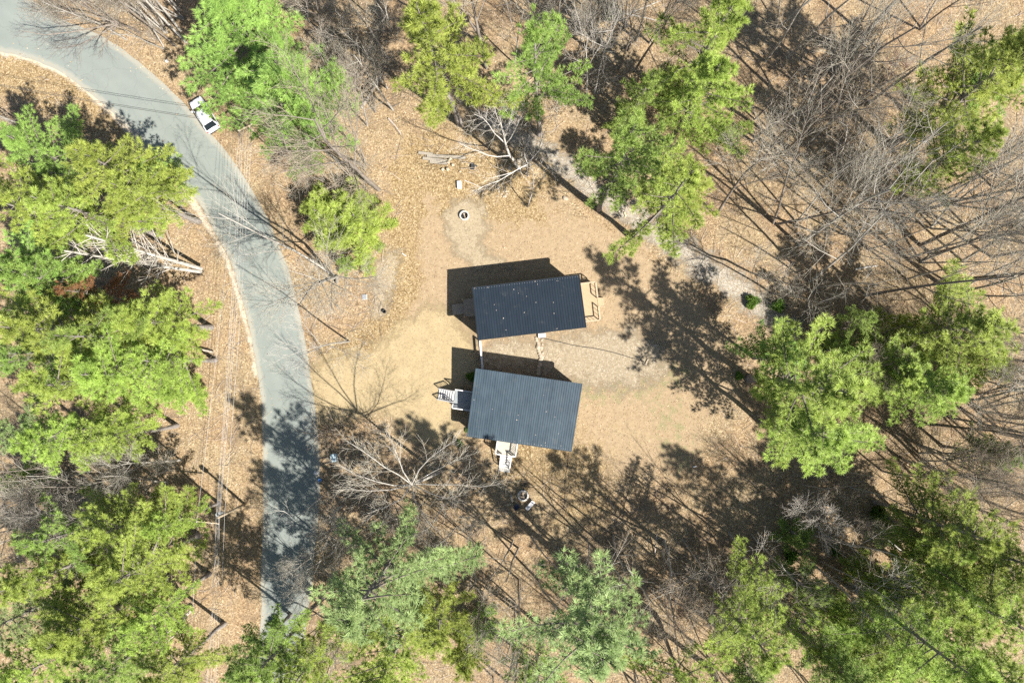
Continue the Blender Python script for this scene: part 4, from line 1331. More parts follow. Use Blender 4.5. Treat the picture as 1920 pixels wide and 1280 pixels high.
hero('bare_tree', 'leafless tree hanging dark twigs over the upper end of the road', (262, 62),
     [(0.18, [(262, 62, 0), (244, 52, 3), (222, 44, 5.5)]),
      (0.10, [(222, 44, 5.5), (180, 52, 6.5), (135, 60, 7.5), (85, 66, 8.5), (40, 58, 9)]),
      (0.09, [(222, 44, 5.5), (185, 66, 6.2), (150, 84, 7), (105, 92, 7.5)]),
      (0.08, [(222, 44, 5.5), (200, 74, 6), (186, 100, 6.5)]),
      (0.09, [(222, 44, 5.5), (170, 28, 7), (120, 22, 8.5), (60, 22, 10)]),
      (0.08, [(222, 44, 5.5), (180, 10, 7.5), (130, -8, 9.5)])], 'brown_bark', 'dark_twig', 66, 1.1)
hero('bare_tree', 'thin dead tree by the lower road with one pale crooked limb over the asphalt', (604, 930),
     [(0.10, [(604, 930, 0), (586, 946, 3), (566, 962, 6)]),
      (0.06, [(566, 962, 6), (548, 968, 7), (532, 958, 8), (514, 956, 9)]),
      (0.05, [(566, 962, 6), (556, 974, 7.5), (540, 982, 9)])], 'birch', 'birch_twig', 65, 0.4)


# ------------------------------------------------------------------ brush
SHRUBS = {}


def shrub_mesh(v, mat):
    if (v, mat) not in SHRUBS:
        rn = random.Random(900 + v)
        out = []
        for k in range(rn.randint(6, 9)):
            a = rn.uniform(0, 6.28); sp = rn.uniform(0.25, 0.9)
            limb(rn, (0.2 * math.cos(a), 0.2 * math.sin(a), 0), (sp * math.cos(a), sp * math.sin(a), 1), rn.uniform(1.6, 2.8), 0.022, 2, out, 3, 0.14, 0.05, 0.75)
            if rn.random() < 0.6:
                P, R_, _ = out[-1]
        mb = MB()
        for pts, rad, d in out:
            mb.tube(pts, [max(0.008, r) for r in rad], 3, cap=False)
        o = mb.build('bare_shrub', M[mat])
        SHRUBS[(v, mat)] = o.data
        bpy.data.objects.remove(o)
    return SHRUBS[(v, mat)]


BRUSH = [
    (560, 290, 690, 370, 16, 'twig', 'grey leafless shrub in the dense brush right of the road bend', 'shrubs of the roadside brush'),
    (600, 790, 700, 960, 22, 'twig_brown', 'brown leafless shrub in the dark brush around the pale green box', 'shrubs around the pale green box'),
    (700, 930, 960, 1040, 16, 'twig', 'leafless shrub below the large star-shaped tree', 'shrubs below the star-shaped tree'),
    (1080, 1000, 1420, 1140, 14, 'twig_brown', 'leafless shrub on the shadow-striped slope', 'shrubs of the shadow-striped slope'),
    (900, 1080, 1400, 1260, 12, 'twig_brown', 'leafless shrub near the bottom edge', 'shrubs of the bottom edge'),
    (1235, 1120, 1290, 1170, 3, 'twig_red', 'reddish leafless shrub at the foot of a snag-covered pine', 'reddish shrubs of the slope'),
    (1440, 550, 1640, 640, 20, 'twig_brown', 'brown leafless shrub in the hollow right of the clearing', 'shrubs of the right hollow'),
    (1400, 80, 1740, 320, 12, 'twig', 'grey leafless shrub under the trees of the upper right thicket', 'shrubs of the upper right thicket'),
    (1660, 120, 1720, 160, 4, 'twig_red', 'reddish leafless shrub in the upper right thicket', 'reddish shrubs of the upper right thicket'),
    (1680, 640, 1880, 960, 30, 'twig_brown', 'leafless shrub in the tangle near the right edge', 'shrubs of the right edge tangle'),
    (1740, 880, 1800, 920, 3, 'twig_red', 'wine-red leafless shrub in the tangle near the right edge', 'wine-red shrubs of the right edge'),
    (40, 870, 330, 940, 18, 'twig', 'grey leafless shrub in the left thicket', 'shrubs of the left thicket'),
    (600, 40, 760, 150, 14, 'twig', 'leafless shrub in the upper middle wood', 'shrubs of the upper middle wood'),
    (870, 180, 1060, 330, 18, 'twig', 'leafless shrub around the birches', 'shrubs around the birches'),
    (1440, 880, 1600, 980, 8, 'twig_brown', 'leafless shrub in the dark corner right of the clearing', 'shrubs of the dark corner'),
    (0, 215, 70, 300, 7, 'twig_brown', 'brown leafless shrub at the left edge below the tan bank', 'shrubs below the tan bank'),
    (250, 30, 340, 90, 8, 'twig_brown', 'brown leafless shrub at the top by the road', 'shrubs at the top by the road'),
    (120, 200, 150, 250, 4, 'twig_brown', 'dark leafless shrub on the tan bank above the left pines', 'shrubs on the tan bank'),
]
for (x0, y0, x1, y1, cnt, mt, lab, grp) in BRUSH:
    made = tries = 0
    while made < cnt and tries < cnt * 20:
        tries += 1
        px, py = wr.uniform(x0, x1), wr.uniform(y0, y1)
        if not clear_of(px, py, 0.5) or (614 < px < 690 and 838 < py < 915):
            continue
        p = W(px, py)
        o = link('bare_shrub', shrub_mesh(wr.randrange(5), mt))
        o.location = p
        s = wr.uniform(0.7, 1.5)
        o.scale = (s, s, s * wr.uniform(0.7, 1.1))
        o.rotation_euler = (0, 0, wr.uniform(0, 6.28))
        tag(o, lab, 'shrub', grp)
        auto(o, p.x, p.y, 1, {'twig': 'grey ', 'twig_brown': 'brown ', 'twig_red': 'reddish '}[mt] + ('large ' if s > 1.2 else 'low ' if s < 0.9 else '') + 'bare shrub')
        made += 1


def leafy_mesh(seed, R=0.6, H=0.7, n=260):
    rn = np.random.RandomState(seed)
    a = rn.uniform(0, 6.28, n); r = R * np.sqrt(rn.rand(n)) * (0.75 + 0.25 * np.sin(3 * a + seed)); z = H * (0.15 + 0.85 * rn.rand(n) * (1 - 0.6 * (r / R) ** 2))
    c = np.stack([r * np.cos(a), r * np.sin(a), z], 1)
    ax = unit(np.stack([np.cos(a) * 0.6, np.sin(a) * 0.6, np.ones(n)], 1))
    v, f, k = tufts(rn, c, ax, rn.uniform(0.3, 0.9, n), 8, 0.10, 0.24, 0.02, 0.04)
    v[:, 2] = np.maximum(v[:, 2], 0.01)
    return np_mesh('green_shrub', v, f, M['shrub'], k)


GS = [leafy_mesh(s) for s in (1, 2, 3)]
for i, (px, py, sc, lab) in enumerate([
        (1408, 566, 1.5, 'round green shrub on the right end of the gravel path, left one of two'),
        (1456, 574, 1.5, 'round green shrub on the right end of the gravel path, right one of two'),
        (863, 831, 0.75, 'small yellow-green shrub by the lower left corner of the lower cabin'),
        (876, 806, 0.5, 'tiny green plant against the left wall of the lower cabin'),
        (884, 706, 1.1, 'dark green shrub in the shade at the upper left corner of the lower cabin'),
        (1384, 705, 0.9, 'green shrub at the foot of the large spreading pine'),
        (1150, 30, 1.8, 'dull green shrub near the top edge in the middle'),
        (1708, 180, 1.4, 'olive green shrub in the upper right thicket'),
        (1640, 960, 1.8, 'dark green shrub in the shaded gap on the right'),
        (520, 1165, 1.3, 'dark green shrub at the edge of the lower road'),
        (1480, 1040, 1.6, 'dark green shrub left of the longest leaning trunk'),
        (1560, 1030, 1.4, 'green shrub above the longest leaning trunk')]):
    o = link('green_shrub', GS[i % 3])
    o.location = W(px, py)
    o.scale = (sc, sc, sc)
    o.rotation_euler = (0, 0, i * 1.3)
    tag(o, lab, 'shrub', 'green shrubs')


# fallen trunks
def fallen(px0, py0, px1, py1, r0, r1, label, mat='dead_wood', z0=None, z1=None, snags=0, seed=0):
    rn = random.Random(seed)
    a = W(px0, py0, z0 or r0); b = W(px1, py1, z1 or r1)
    m = (a + b) / 2 + Vector((rn.uniform(-.1, .1), rn.uniform(-.1, .1), 0))
    mb = MB()
    base = a.copy(); base.z = 0
    pts = [p - base for p in (a, a.lerp(m, 0.5), m, m.lerp(b, 0.5), b)]
    mb.tube(pts, [r0, r0 * .8 + r1 * .2, (r0 + r1) / 2, r0 * .25 + r1 * .75, r1], 7)
    t = empty('fallen_trunk', base)
    mb.build('stem', M[mat], t, smooth=False)
    d = (b - a).normalized()
    for k in range(snags):
        s = rn.uniform(0.2, 0.95)
        p = a.lerp(b, s) - base
        v = spread_dir(rn, d, math.radians(rn.uniform(35, 70)), rn.uniform(0, 6.28))
        if v.z < -0.1: v.z = -v.z
        big = snags > 12
        L = rn.uniform(1.8, 4.6) if big else rn.uniform(0.6, 2.4)
        sb = MB()
        out = []
        limb(rn, p, v, L, 0.045 if big else 0.03, 2, out, 3 if big else 2, 0.08, 0.02, 0.45)
        for pts_, rad_, _d in out:
            sb.tube(pts_, rad_, 4, cap=False)
        tag(sb.build('snag', M['birch_twig'], t), kind='stuff' if len(out) > 1 else None)
    tag(t, label, 'fallen tree', 'fallen trunks')


fallen(678, 203, 720, 132, 0.17, 0.10, 'pale fallen trunk on the tan litter right of the arching pines')
fallen(665, 143, 690, 172, 0.08, 0.04, 'short fallen stem near the pale fallen trunk')
fallen(728, 222, 752, 252, 0.12, 0.08, 'thin fallen trunk at the start of the gravel path')
fallen(378, 504, 158, 440, 0.22, 0.11, 'grey fallen trunk with many bare branches, upper one of two in the left mass', 'grey_bark', 1.0, 13.0, 44, 3)
fallen(378, 510, 120, 470, 0.20, 0.09, 'grey fallen trunk with many bare branches, lower one of two in the left mass', 'grey_bark', 0.8, 12.0, 40, 4)
fallen(362, 1140, 290, 1206, 0.20, 0.15, 'smooth grey log at the grove edge, longer one of the pair by the power lines', 'dead_wood', 0.6, 1.6)
fallen(346, 1172, 296, 1218, 0.13, 0.10, 'smooth grey log at the grove edge, shorter one of the pair by the power lines', 'dead_wood', 0.4, 1.0)
fallen(350, 1012, 288, 1048, 0.17, 0.10, 'grey log poking out of the lower-left grove above the log pair', 'dead_wood', 0.4, 1.2, 4, 7)
fallen(400, 660, 342, 650, 0.13, 0.09, 'grey stem poking out of the left mass onto the tan verge', 'dead_wood', 0.3, 1.0)
fallen(340, 738, 284, 748, 0.13, 0.09, 'grey stem with twigs poking out of the lower left mass', 'dead_wood', 0.3, 1.0, 3, 9)
fallen(1180, 26, 1238, 2, 0.07, 0.04, 'pale thin fallen stem on the top edge right of centre', 'birch_twig')
fallen(1172, 26, 1236, 40, 0.08, 0.05, 'pale thin fallen stem just below the one on the top edge', 'birch_twig')
fallen(1604, 505, 1646, 498, 0.10, 0.06, 'white fallen birch stem in the dark hollow', 'birch')
fallen(1690, 600, 1740, 612, 0.12, 0.07, 'grey fallen stem in the brush right of the slender pine', 'dead_wood', None, None, 3, 12)
fallen(1228, 1038, 1232, 1000, 0.08, 0.05, 'thin broken stem on the shadow-striped slope', 'dead_wood', None, 1.2, 2, 13)
fallen(1650, 1000, 1720, 1055, 0.10, 0.05, 'bleached fallen limb above the longest leaning trunk', 'birch', 0.5, 1.2, 7, 15)


# ------------------------------------------------------------------ cabins
def cabin(name, label, corners, zc, roof_m, seams, fascia_m, rib=(0.06, 0.04)):
    """corners TL, TR, BR, BL as photo pixels at heights zc"""
    P = [W(*c, z) for c, z in zip(corners, zc)]
    ctr = sum(P, Vector()) / 4
    ax = ((P[1] - P[0]) + (P[2] - P[3])); rz = math.atan2(ax.y, ax.x)
    root = empty(name, (ctr.x, ctr.y, 0), rz)
    tag(root, label, 'cabin', 'cabins in the clearing')
    inv = (Matrix.Translation((ctr.x, ctr.y, 0)) @ Matrix.Rotation(rz, 4, 'Z')).inverted()
    q = [inv @ p for p in P]
    Lx = (q[1].x - q[0].x + q[2].x - q[3].x) / 4
    Ly = (q[0].y - q[3].y + q[1].y - q[2].y) / 4
    zn = (zc[0] + zc[1]) / 2; zs = (zc[2] + zc[3]) / 2
    zat = lambda y: zs + (zn - zs) * (y + Ly) / (2 * Ly)
    # roof slab with thickness
    th = 0.16
    mb = MB()
    v = []
    for dz in (0, -th):
        v += [(-Lx, -Ly, zs + dz), (Lx, -Ly, zs + dz), (Lx, Ly, zn + dz), (-Lx, Ly, zn + dz)]
    mb.add(v, [(0, 1, 2, 3), (7, 6, 5, 4), (0, 4, 5, 1), (1, 5, 6, 2), (2, 6, 7, 3), (3, 7, 4, 0)])
    roof = mb.build('roof', roof_m, root)
    mb = MB()
    rng = random.Random(seams)
    for i in range(seams + 1):
        x = -Lx + 0.03 + (2 * Lx - 0.06) * i / seams
        mb.beam((x, -Ly + 0.01, zs + 0.016), (x, Ly - 0.01, zn + 0.016), *rib)
    tag(mb.build('roof_rib', roof_m, roof), kind='stuff')
    # fasteners: a row of screw heads near each eave
    mb = MB()
    for i in range(seams):
        x = -Lx + 0.03 + (2 * Lx - 0.06) * (i + 0.5) / seams
        y = (-Ly + 0.16) if zs < zn else (Ly - 0.16)
        mb.box((x, y, zat(y) + 0.012), (0.04, 0.04, 0.02))
    tag(mb.build('screw_head', M['steel'], roof), kind='stuff')
    rl = random.Random(seams * 3)
    mb = MB()
    for i in range(18):
        x, y = rl.uniform(-Lx * .97, Lx * .97), rl.uniform(-Ly * .97, Ly * .97)
        if rl.random() < 0.4:
            y = (-Ly if zs < zn else Ly) * rl.uniform(.85, .98)
        mb.box((x, y, zat(y) + .03), (rl.uniform(.05, .12), rl.uniform(.04, .08), .008), rl.uniform(0, 3), rl.uniform(-.3, .3))
    tag(mb.build('roof_leaf', M['dead_wood'], roof), kind='stuff')
    for nm, a, b in (('fascia', (-Lx - .022, -Ly - .025, zs), (Lx + .022, -Ly - .025, zs)), ('fascia', (-Lx - .022, Ly + .025, zn), (Lx + .022, Ly + .025, zn)),
                     ('fascia', (-Lx - .025, -Ly, zs), (-Lx - .025, Ly, zn)), ('fascia', (Lx + .025, -Ly, zs), (Lx + .025, Ly, zn))):
        f = MB().beam(Vector(a) + Vector((0, 0, -0.10)), Vector(b) + Vector((0, 0, -0.10)), 0.04, 0.24)
        f.build(nm, fascia_m, roof)
    # walls under the overhang
    ox, oy = Lx - 0.32, Ly - 0.32
    fl = 0.75
    walls = MB()
    pts = [(-ox, -oy), (ox, -oy), (ox, oy), (-ox, oy)]
    vb = [(x, y, fl) for x, y in pts] + [(x, y, zat(y) - th - 0.004) for x, y in pts]
    walls.add(vb, [(0, 1, 5, 4), (1, 2, 6, 5), (2, 3, 7, 6), (3, 0, 4, 7), (3, 2, 1, 0), (4, 5, 6, 7)])
    walls.build('wall', M['siding'], root)
    tr = MB()
    for x, y in pts:
        tr.box((x, y, (fl + zat(y) - th) / 2 - 0.01), (0.13, 0.13, zat(y) - th - fl - 0.03))
    tr.build('corner_board', M['white_wood'], root)
    for x in np.linspace(-ox + 0.3, ox - 0.3, 5):
        for y in (-oy + 0.2, 0, oy - 0.2):
            MB().box((x, y, fl / 2 - 0.002), (0.3, 0.3, fl - 0.004)).build('pier', M['concrete'], root)

    def window(x, y, w, h, zc_, side):
        n = {'n': (0, 1), 's': (0, -1), 'e': (1, 0), 'w': (-1, 0)}[side]
        c = Vector((x + n[0] * 0.02, y + n[1] * 0.02, zc_))
        sx = (w, 0.06) if n[1] else (0.06, w)
        fr = MB().box(c, (sx[0], sx[1], h)).build('window', M['white_wood'], root)
        sx = (w - 0.16, 0.02) if n[1] else (0.02, w - 0.16)
        MB().box(c + Vector((n[0] * 0.035, n[1] * 0.035, 0)), (sx[0], sx[1], h - 0.16)).build('pane', M['window_glass'], fr)
    for x in (-ox * 0.6, 0.0, ox * 0.6):
        window(x, oy, 1.0, 1.0, 2.0, 'n')
        window(x + 0.4, -oy, 1.0, 1.0, 1.95, 's')

    def door(x, y, side):
        n = {'s': (0, -1), 'e': (1, 0), 'w': (-1, 0)}[side]
        c = Vector((x + n[0] * 0.03, y + n[1] * 0.03, 1.85))
        d = MB().box(c, ((0.95, 0.07, 2.0) if n[1] else (0.07, 0.95, 2.0))).build('door', M['white_wood'], root)
        MB().box(c + Vector((n[0] * 0.06 + n[1] * 0.38, n[1] * 0.06 + n[0] * 0.38, 0)), (0.08, 0.08, 0.05)).build('handle', M['steel'], d)
    loc = lambda px, py, z: inv @ W(px, py, z)
    return root, loc, (Lx, Ly, ox, oy), door


def deck(root, loc, floor_px, z, mat, along, rails, rail_mat, board_w=0.14, rail_h=0.95, slats=True):
    """platform on posts: bounding box of photo pixels at floor height, in the cabin frame"""
    q = [loc(x, y, z) for x, y in floor_px]
    x0, x1 = min(p.x for p in q), max(p.x for p in q)
    y0, y1 = min(p.y for p in q), max(p.y for p in q)
    fr = MB()
    fr.box(((x0 + x1) / 2, (y0 + y1) / 2, z - 0.15), (x1 - x0 - 0.04, y1 - y0 - 0.04, 0.2))
    d = fr.build('deck', rail_mat, root)
    bd = MB()
    if along == 'x':
        n = max(2, int((y1 - y0) / board_w)); w = (y1 - y0) / n
        for i in range(n):
            bd.box(((x0 + x1) / 2, y0 + (i + 0.5) * w, z - 0.025 + 0.003 * (i % 3)), (x1 - x0, w - 0.018, 0.045))
    else:
        n = max(2, int((x1 - x0) / board_w)); w = (x1 - x0) / n
        for i in range(n):
            bd.box((x0 + (i + 0.5) * w, (y0 + y1) / 2, z - 0.025 + 0.003 * (i % 3)), (w - 0.018, y1 - y0, 0.045))
    tag(bd.build('deck_board', mat, d), kind='stuff')
    for x in (x0 + 0.08, x1 - 0.08):
        for y in (y0 + 0.08, y1 - 0.08):
            MB().box((x, y, (z - 0.26) / 2), (0.12, 0.12, z - 0.28)).build('deck_post', rail_mat, d)
    for (sx0, sy0, sx1, sy1) in rails:
        a = Vector((x0 + (x1 - x0) * sx0, y0 + (y1 - y0) * sy0, z)); b = Vector((x0 + (x1 - x0) * sx1, y0 + (y1 - y0) * sy1, z))
        railing(root, a, b, rail_h, rail_mat)
    return (x0, x1, y0, y1)


def railing(root, a, b, h, mat, gap=0.16):
    a = Vector(a); b = Vector(b)
    up = Vector((0, 0, h))
    r = MB()
    r.beam(a + up, b + up, 0.13, 0.04)
    r.beam(a + up * 0.93, b + up * 0.93, 0.04, 0.08)
    r.beam(a + up * 0.12, b + up * 0.12, 0.04, 0.07)
    o = r.build('railing', mat, root)
    L = (b - a).length
    if mat is M['tan_wood']:
        gap = 0.45
    n = max(2, int(L / gap))
    for i in range(n + 1):
        p = a.lerp(b, i / n)
        e = i in (0, n)
        w = 0.09 if e else 0.035
        m = MB().box(p + Vector((0, 0, (h - 0.02) / 2)), (w, w, h - 0.03))
        m.build('post' if e else 'baluster', mat, o)


def stairs(root, a, b, width, n, mat, rail_mat, rails=(1, 1), rail_h=0.9):
    """a = top centre, b = bottom centre"""
    a = Vector(a); b = Vector(b)
    d = Vector((b.x - a.x, b.y - a.y, 0)); run = d.length; d.normalize()
    s = Vector((-d.y, d.x, 0))
    st = MB()
    for sg in (-1, 1):
        o = s * (sg * (width / 2 - 0.03))
        st.beam(a + o + Vector((0, 0, -0.14)), b + o + Vector((0, 0, 0.05)), 0.05, 0.24)
    o = st.build('staircase', rail_mat, root)
    rz = math.atan2(d.y, d.x)
    for i in range(n):
        f = (i + 0.5) / n
        p = a.lerp(b, f)
        MB().box(p + Vector((0, 0, 0.02)), (run / n * 0.78, width, 0.045), rz).build('tread', mat, o)
    for k, sg in enumerate((-1, 1)):
        if rails[k]:
            railing(root, a + s * (sg * width / 2), b + s * (sg * width / 2), rail_h, rail_mat, 0.3)


# upper cabin
cab, loc, (Lx, Ly, ox, oy), door = cabin(
    'cabin', 'upper cabin with blue metal shed roof in shaded tone and tan deck on its right',
    [(887, 539), (1085.7, 515.8), (1099, 613), (895, 637.5)], (4.5, 4.5, 5.5, 5.5), M['roof_shaded_tone'], 42, M['black_metal'], (0.026, 0.028))
x0, x1, y0, y1 = deck(cab, loc, [(1083, 534), (1116, 531), (1122, 601), (1092, 604)], 1.15, M['new_deck'], 'x',
                      [(1, 0, 1, 0.36), (1, 0.60, 1, 1), (0.1, 0, 1, 0), (0.1, 1, 1, 1)], M['tan_wood'])
stairs(cab, (x1 + 0.05, y0 + (y1 - y0) * 0.48, 1.12), (x1 + 0.85, y0 + (y1 - y0) * 0.48, 0.05), 1.1, 4, M['new_deck'], M['tan_wood'], (0, 0))
door(ox, (y0 + y1) / 2, 'e')
x0, x1, y0, y1 = deck(cab, loc, [(868.5, 561), (902, 557), (906, 590), (871.5, 594)], 1.05, M['brown_deck'], 'y',
                      [(0, 0, 0, 0.06), (0, 0.94, 0, 1)], M['tan_wood'])
deck(cab, loc, [(847, 572.3), (867.6, 568.5), (870.5, 587), (849.4, 590.6)], 0.45, M['brown_deck'], 'y', [], M['tan_wood'])
door(-ox, (y0 + y1) / 2, 'w')

# lower cabin
cab2, loc, (Lx, Ly, ox, oy), door = cabin(
    'cabin', 'lower cabin with a blue ribbed metal shed roof in sunlit tone and white-railed porches',
    [(891.5, 690.7), (1091.6, 719.8), (1070.9, 845.6), (876.9, 817.6)], (4.3, 4.3, 2.9, 2.9), M['roof_sunlit_tone'], 46, M['roof_sunlit_tone'])
x0, x1, y0, y1 = deck(cab2, loc, [(854, 731), (892, 735), (888, 769), (850, 764)], 1.2, M['grey_deck'], 'x',
                      [(0.02, 0, 1, 0), (0.02, 1, 1, 1), (0, 0.02, 0, 0.20)], M['white_wood'])
stairs(cab2, (x0 - 0.03, y0 + (y1 - y0) * 0.60, 1.15), (x0 - 2.0, y0 + (y1 - y0) * 0.60, 0.05), 1.25, 7, M['white_wood'], M['white_wood'], (1, 1))
door(-ox, (y0 + y1) / 2, 'w')
x0, x1, y0, y1 = deck(cab2, loc, [(934, 820), (971, 824), (967, 853), (931, 849)], 1.05, M['pale_deck'], 'x',
                      [(1, 0, 1, 1), (0, 0.0, 0, 1), (0.78, 0, 1, 0), (0, 0, 0.30, 0)], M['white_wood'])
xc = x0 + (x1 - x0) * 0.54
stairs(cab2, (xc, y0 - 0.02, 1.0), (xc, y0 - 1.55, 0.16), 1.2, 5, M['white_wood'], M['white_wood'], (1, 1))
MB().box((xc, y0 - 1.85, 0.07), (1.3, 0.62, 0.14)).build('step_slab', M['concrete'], cab2)
door((x0 + x1) / 2, -oy, 's')


# fence between the cabins
def fence():
    a, b = W(901, 640, 0), W(905.5, 690, 0)
    t = empty('rail_fence', a)
    tag(t, 'short white open rail fence joining the two cabins', 'fence')
    d = b - a
    for i in range(3):
        p = d * (i / 2)
        MB().box(p + Vector((0, 0, 0.6)), (0.13, 0.13, 1.2)).build('post', M['white_wood'], t)
    for z in (0.45, 1.1):
        MB().beam(d * -0.01 + Vector((0.085, 0, z)), d * 1.01 + Vector((0.085, 0, z)), 0.04, 0.14).build('rail', M['white_wood'], t)
    MB().beam(Vector((0, 0, 1.215)), d + Vector((0, 0, 1.215)), 0.17, 0.03).build('top_rail', M['white_wood'], t)


fence()


# ------------------------------------------------------------------ white car
def car():
    f = W(363.5, 184, 0.7); r = W(402.5, 246, 0.7)
    c = (f + r) / 2
    d = f - r
    L = d.length * 0.95
    t = empty('parked_car', (c.x, c.y, 0.03), math.atan2(d.y, d.x))
    tag(t, 'white hatchback car parked on the road edge under the arching pines', 'car')
    hl = L / 2
    # lower body: loft of cross-sections (x, half width, top z at centre, top z at side)
    st = [(-1.0, .62, .62, .55), (-.985, .74, .92, .80), (-.93, .83, .98, .90), (-.8, .87, 1.00, .93), (-.55, .885, 1.01, .95), (-.2, .89, 1.00, .95),
          (.15, .89, .99, .94), (.38, .885, .98, .92), (.5, .88, .97, .90), (.7, .865, .90, .83), (.86, .82, .82, .75), (.95, .72, .73, .66), (.995, .50, .60, .55)]
    v, fc = [], []
    for x, w, zc, zs in st:
        ring = [(-w * .93, .22), (-w, .36), (-w * 1.0, .60), (-w * .97, zs), (-w * .80, zc - .015), (-w * .4, zc), (0, zc + .01)]
        ring += [(-y, z) for y, z in ring[:-1][::-1]]
        v += [(x * hl, y, z) for y, z in ring]
    n = 13
    for i in range(len(st) - 1):
        for j in range(n - 1):
            a = i * n + j
            fc.append((a, a + 1, a + n + 1, a + n))
        fc.append((i * n + n - 1, i * n, (i + 1) * n, (i + 1) * n + n - 1))
    fc.append(tuple(range(n))[::-1])
    fc.append(tuple((len(st) - 1) * n + j for j in range(n)))
    mb = MB(); mb.add(v, fc)
    body = mb.build('body', M['car_paint'], t, smooth=True)
    md = body.modifiers.new('smooth', 'SUBSURF'); md.levels = 1; md.render_levels = 2
    # greenhouse outline: front base, front roof, rear roof, rear base
    zb, zr = .96, 1.52
    fb, frf, rrf, rb = hl * .47, hl * .17, -hl * .70, -hl * .90
    wb, wr_ = .80, .64
    rf = MB()
    xs = np.linspace(rrf, frf, 7)
    rv, rfc = [], []
    for i, x in enumerate(xs):
        u = (x - rrf) / (frf - rrf)
        dz = -.10 * (2 * u - 1) ** 2 + (.0 if u > .5 else 0)
        ww = wr_ * (1 - .06 * (2 * u - 1) ** 2)
        for y in (-1, -.7, -.25, .25, .7, 1):
            rv.append((x, y * ww, zr + .05 + dz - .075 * abs(y) ** 3))
    for i in range(6):
        for j in range(5):
            a = i * 6 + j
            rfc.append((a, a + 1, a + 7, a + 6))
    rf.add(rv, [q[::-1] for q in rfc])
    ro = rf.build('roof', M['car_paint'], t, smooth=True)
    ro.data.flip_normals()
    sm_ = ro.modifiers.new('thick', 'SOLIDIFY'); sm_.thickness = 0.04

    def panel(name, quad, mat, parent, inset=0.0):
        q = [Vector(p) for p in quad]
        c_ = sum(q, Vector()) / 4
        q = [p.lerp(c_, inset) for p in q]
        nrm = (q[1] - q[0]).cross(q[3] - q[0]).normalized() * 0.012
        m = MB()
        m.add([p + nrm for p in q] + [p - nrm for p in q], [(0, 1, 2, 3), (7, 6, 5, 4), (0, 4, 5, 1), (1, 5, 6, 2), (2, 6, 7, 3), (3, 7, 4, 0)])
        return m.build(name, mat, parent)
    zf = zr - .05
    panel('windshield', [(fb, -wb + .04, zb), (fb, wb - .04, zb), (frf, wr_ - .03, zf), (frf, -wr_ + .03, zf)], M['car_glass'], t)
    panel('rear_window', [(rb, wb - .08, zb), (rb, -wb + .08, zb), (rrf, -wr_ + .03, zf), (rrf, wr_ - .03, zf)], M['car_glass'], t)
    for s in (-1, 1):
        panel('side_window', [(fb - .12, s * (wb + .015), zb), (-.1 * hl, s * (wb + .03), zb), (-.1 * hl, s * wr_, zf), (frf - .03, s * wr_, zf)], M['car_glass'], t)
        panel('side_window', [(-.13 * hl, s * (wb + .03), zb), (rb + .22, s * (wb + .01), zb), (rrf + .05, s * wr_, zf), (-.13 * hl, s * wr_, zf)], M['car_glass'], t)
        for pts in ([(fb + .03, s * (wb - .01), zb - .02), (frf, s * (wr_ - .01), zf + .015)], [(-.115 * hl, s * (wb + .02), zb), (-.115 * hl, s * wr_, zf + .02)],
                    [(rb - .02, s * (wb - .04), zb - .02), (rrf, s * (wr_ - .01), zf + .015)]):
            MB().beam(pts[0], pts[1], .07, .06).build('pillar', M['car_paint'], t)
        mi = MB().box((fb - .18, s * .95, .98), (.12, .17, .13), s * .25)
        mi.build('wing_mirror', M['car_paint'], t)
        MB().box((hl * .885, s * .60, .69), (.16, .26, .12), s * -.42).build('headlight', M['lamp_clear'], t)
        MB().box((-hl * .962, s * .66, .80), (.08, .24, .20), s * -.12).build('tail_light', M['lamp_red'], t)
        for x in (hl * .63, -hl * .62):
            w = MB()
            w.tube([(x, s * .70, .32), (x, s * .90, .32)], .32, 18)
            wo = w.build('wheel', M['black_rubber'], t)
            MB().tube([(x, s * .895, .32), (x, s * .912, .32)], .20, 12).build('rim', M['steel'], wo)
        MB().beam((rrf + .2, s * .52, zr + .035), (frf - .25, s * .52, zr + .035), .03, .03).build('roof_rail', M['black_metal'], t)
    MB().box((-hl * 1.0, 0, .42), (.10, 1.35, .16)).build('rear_bumper', M['black_metal'], t)
    MB().box((hl * .985, 0, .40), (.08, 1.05, .12)).build('grille', M['black_metal'], t)


car()


# ------------------------------------------------------------------ utility poles and wires
def utility_pole(base, top_px, h, label, arm_px, transformer):
    b = W(*base)
    tp = W(*top_px, h)
    t = empty('utility_pole', b)
    tag(t, label, 'utility pole', 'utility poles')
    MB().tube([(0, 0, 0), (tp - b) * .5, tp - b], [.16, .14, .11], 9).build('pole', M['pole_wood'], t, smooth=True)
    a0, a1 = W(*arm_px[0], h - .3) - b, W(*arm_px[1], h - .3) - b
    MB().beam(a0, a1, .11, .12).build('crossarm', M['tan_wood'], t)
    for s in (0.02, .32, .68, .98):
        p = a0.lerp(a1, s)
        MB().tube([p + Vector((0, 0, .062)), p + Vector((0, 0, .16)), p + Vector((0, 0, .22))], [.035, .06, .03], 8).build('insulator', M['white_stone'], t)
    if transformer:
        c = tp - b + Vector((-.35, .22, -1.0))
        tr = MB().tube([c + Vector((0, 0, -.45)), c + Vector((0, 0, .36)), c + Vector((0, 0, .45))], [.27, .27, .20], 14).build('transformer', M['steel'], t, smooth=False)
        MB().tube([c + Vector((0, 0, .45)), c + Vector((0, 0, .66))], [.06, .04], 8).build('bushing', M['white_stone'], tr)
        MB().beam(c + Vector((.1, -.06, .2)), tp - b + Vector((0, 0, -.8)), .08, .1).build('bracket', M['steel'], t)
    return t


